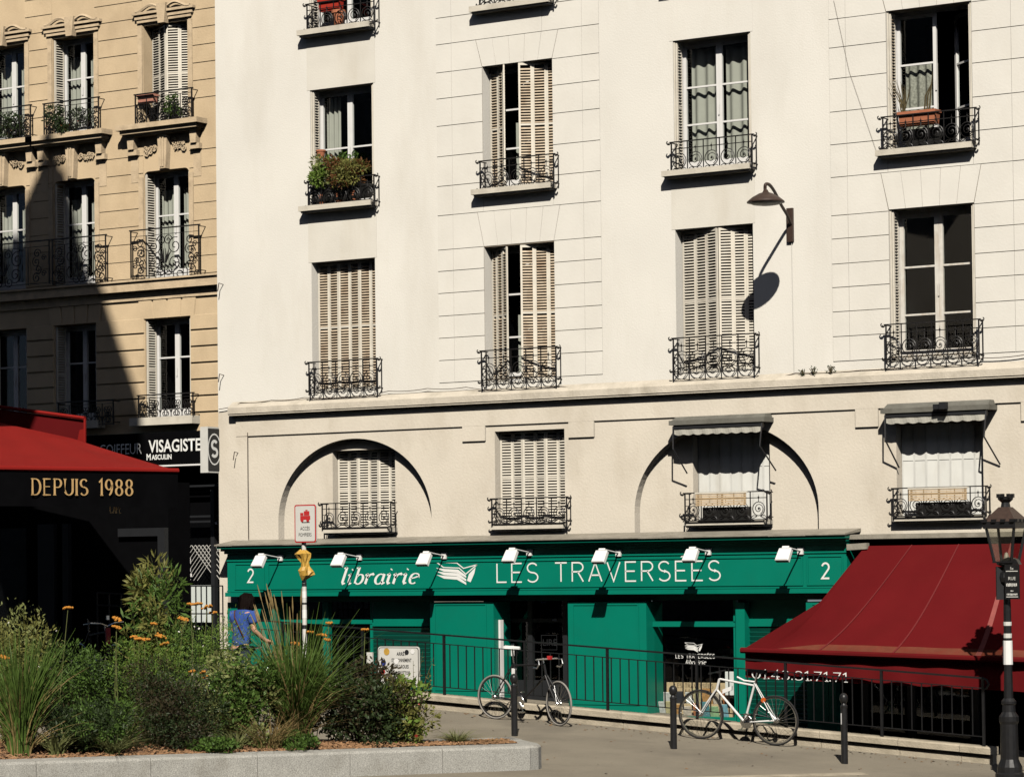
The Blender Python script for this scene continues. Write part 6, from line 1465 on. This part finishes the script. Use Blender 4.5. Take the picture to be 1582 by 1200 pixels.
# ================================================================== BALCONY PLANTS AND POTS
def trough(name, label, x0, x1, y0, y1, z0, z1, mat, cat="flower box"):
    t = thing(name, label, cat, None, loc=((x0 + x1) / 2, (y0 + y1) / 2, z0)); a, b_, h = (x1 - x0) / 2, (y1 - y0) / 2, z1 - z0
    m_ = MB(); m_.face_set([(-a * .94, -b_ * .8, 0), (a * .94, -b_ * .8, 0), (a * .94, b_ * .8, 0), (-a * .94, b_ * .8, 0), (-a, -b_, h), (a, -b_, h), (a, b_, h), (-a, b_, h)], [(0, 3, 2, 1), (4, 5, 6, 7), (0, 1, 5, 4), (1, 2, 6, 5), (2, 3, 7, 6), (3, 0, 4, 7)]); m_.build("body", mat, t)
    m_ = MB(); m_.box(-a - .012, a + .012, -b_ - .012, b_ + .012, h - .035, h + .004); m_.build("rim", mat, t); return t
x0, x1 = CX[0]
trough("window_box", "black plastic window box full of plants on the balcony of the left window", x0 + .12, x1 - .02, -.15, .02, F2B + .06, F2B + .28, plastic_black)
pot_plant("balcony_plant", "reddish green bushy plant growing over the balcony railing of the left window", "plant", Vector(((x0 + x1) / 2 + .18, -.1, F2B + .28)), .42, .46, 2200, .06, g_olive, leaf_mat("leaf_rust", (.16, .07, .025)), lumps=16)
pot_plant("balcony_plant", "yellow green leafy plant at the left end of the same balcony box", "plant", Vector((x0 + .33, -.1, F2B + .28)), .45, .28, 1100, .07, g_fresh, g_pale, lumps=10)
pot_plant("balcony_plant", "dark green plant behind the reddish one at the window glass", "plant", Vector(((x0 + x1) / 2 + .02, .06, F2B + .28)), .52, .2, 700, .06, g_mid, lumps=8)
def pot(label, c, r, h, mat):
    t = thing("flower_pot", label, "flower pot", None, loc=c); m_ = MB(); m_.lathe([(r * .7, 0), (r, h * .8), (r * 1.12, h * .8), (r * 1.12, h), (r * .9, h)], 14); m_.build("body", mat, t); m_ = MB(); m_.lathe([(r * .9, h - .03), (.01, h - .02)], 12); m_.build("soil", mulch_mat, t)
pot("small terracotta pot hung in the left window above the balcony plants", Vector((x0 + .22, .0, F2B + .80)), .075, .14, terracotta)
for dx, lb in ((.28, "left"), (.62, "middle"), (.95, "right")): pot("terracotta pot on the sill behind the left balcony railing, %s one" % lb, Vector((x0 + dx + .02, -.06, F2B + .005)), .085, .17, terracotta)
q = P(504, 6, -.2); trough("window_box", "red plastic flower box hung inside the top left balcony railing", q.x - .2, q.x + .22, -.16, .0, q.z - .11, q.z + .09, red_plastic)
pot("dark brown pot on the top left balcony floor", Vector((x0 + .66, -.06, 11.63)), .11, .26, terracotta)
x0, x1 = CX[3]; q0, q1 = P(1389, 178, -.12), P(1446, 190, -.12)
trough("window_box", "terracotta trough with dry stalks on the top right balcony", q0.x, q1.x, -.16, .04, q1.z - .0, q0.z + .03, terracotta)
t = thing("dry_stalks", "bare brown stalks standing in the terracotta trough of the top right balcony", "plant", None, loc=(q0.x, -.06, q0.z)); m_ = MB()
for i in range(16): a = random.uniform(-.22, .18); m_.tube([(random.uniform(.0, .1), 0, -.02), (a * .5 + .05, 0, .25), (a + .02, random.uniform(-.03, .03), random.uniform(.35, .55))], [.008, .006, .002], 4)
for i in range(3): m_.tube([(.38 + .04 * i, 0, 0), (.40 + .04 * i, 0, .25), (.5, 0, .42), (.52, .0, .6)], [.014, .012, .008, .003], 5)
m_.build("stalks", stem_m, t)
q = P(1455, 175, -.1); b = MB(); b.box(q0.x + .02, q1.x - .02, .06, .1, F2B + .02, q1.z - .03); tag(b.build("balcony_screen", plastic_black), "black screen tied behind the railing under the terracotta trough", "screen")
x0 = TX[2][0]; q0, q1 = P(214, 150, TY - .1), P(238, 148, TY - .1); trough("window_box", "pale pink flower box on the ornate upper balcony of the stone building", q0.x, q1.x, TY - .13, TY + .03, q0.z - .12, q0.z + .02, M("pink_plastic", (.55, .25, .18), .6))
q = P(269, 152, TY - .06); q.z -= .28; pot_plant("balcony_plant", "small green plant right of the pink flower box", "plant", q, .3, .2, 500, .06, g_mid)
for px, lb, w_ in ((104, "dark leafy plants crowding the ornate balcony of the middle upper window", .42), (14, "dark leafy plants crowding the ornate balcony at the far left upper window", .5)):
    q = P(px, 205, TY - .08); q.z = T3B + .02; pot_plant("balcony_plant", lb, "plant", q, .42, w_, 1300, .06, g_dark, None, lumps=14, flowers=(rose_m, 14, .05))
# plants sprouting on the cornice
for i, (px, lb) in enumerate(((1240, "small weed sprouting on the cornice under the wall lamp"), (1257, "second small weed on the cornice right of the wall lamp wire"), (1283, "largest weed tuft on the cornice left of the right blocks"))):
    q = P(px, 580 - i * 2, -.1); pot_plant("cornice_weed", lb, "weed", q, .06 + .03 * i, .05 + .02 * i, 40, .035, g_dark, lumps=4, group=None)

# litter of dry leaves along the foot of the fence kerb and the planter
m_ = MB(); random.seed(77)
for i in range(420):
    if i < 260: x = random.uniform(-27, -15); y = -2.2 - abs(random.gauss(0, .25)); 
    else: x = random.uniform(-25, -14); y = random.uniform(-8, -2.4)
    a = random.random() * 6.28; s = random.uniform(.008, .03); ax = Vector((cos(a), sin(a), 0)) * s; ay = Vector((-sin(a), cos(a), 0)) * s * .6; c = Vector((x, y, gz(x, y) + .004))
    m_.face_set([c - ax, c - ay + Vector((0, 0, s * .4)), c + ax, c + ay], [(0, 1, 2, 3)])
stuff(m_.build("dry_leaves", M("dry_leaf", (.20, .12, .06), .9, .5, 30), fix=False))

# flush granite strip of the pavement edge, just entering the frame at its foot
ks = bpy.data.objects.new("pavement_edge", None); COL.objects.link(ks); structure(ks)
p0, p1 = PG(930, 1203), PG(1330, 1193); dd = (p1 - p0); nn_ = 4
for i in range(nn_):
    a, b_ = p0 + dd * (i / nn_), p0 + dd * ((i + 1) / nn_); d_ = (b_ - a).normalized(); s_ = Vector((-d_.y, d_.x, 0)) * -.2; a = a + d_ * .006
    m_ = MB(); m_.face_set([tuple(Vector((q.x, q.y, gz(q.x, q.y) + h))) for h in (-.05, .006) for q in (a, b_, b_ + s_, a + s_)], [(0, 3, 2, 1), (4, 5, 6, 7), (0, 1, 5, 4), (1, 2, 6, 5), (2, 3, 7, 6), (3, 0, 4, 7)]); m_.build("kerb_stone", old_stone, ks)
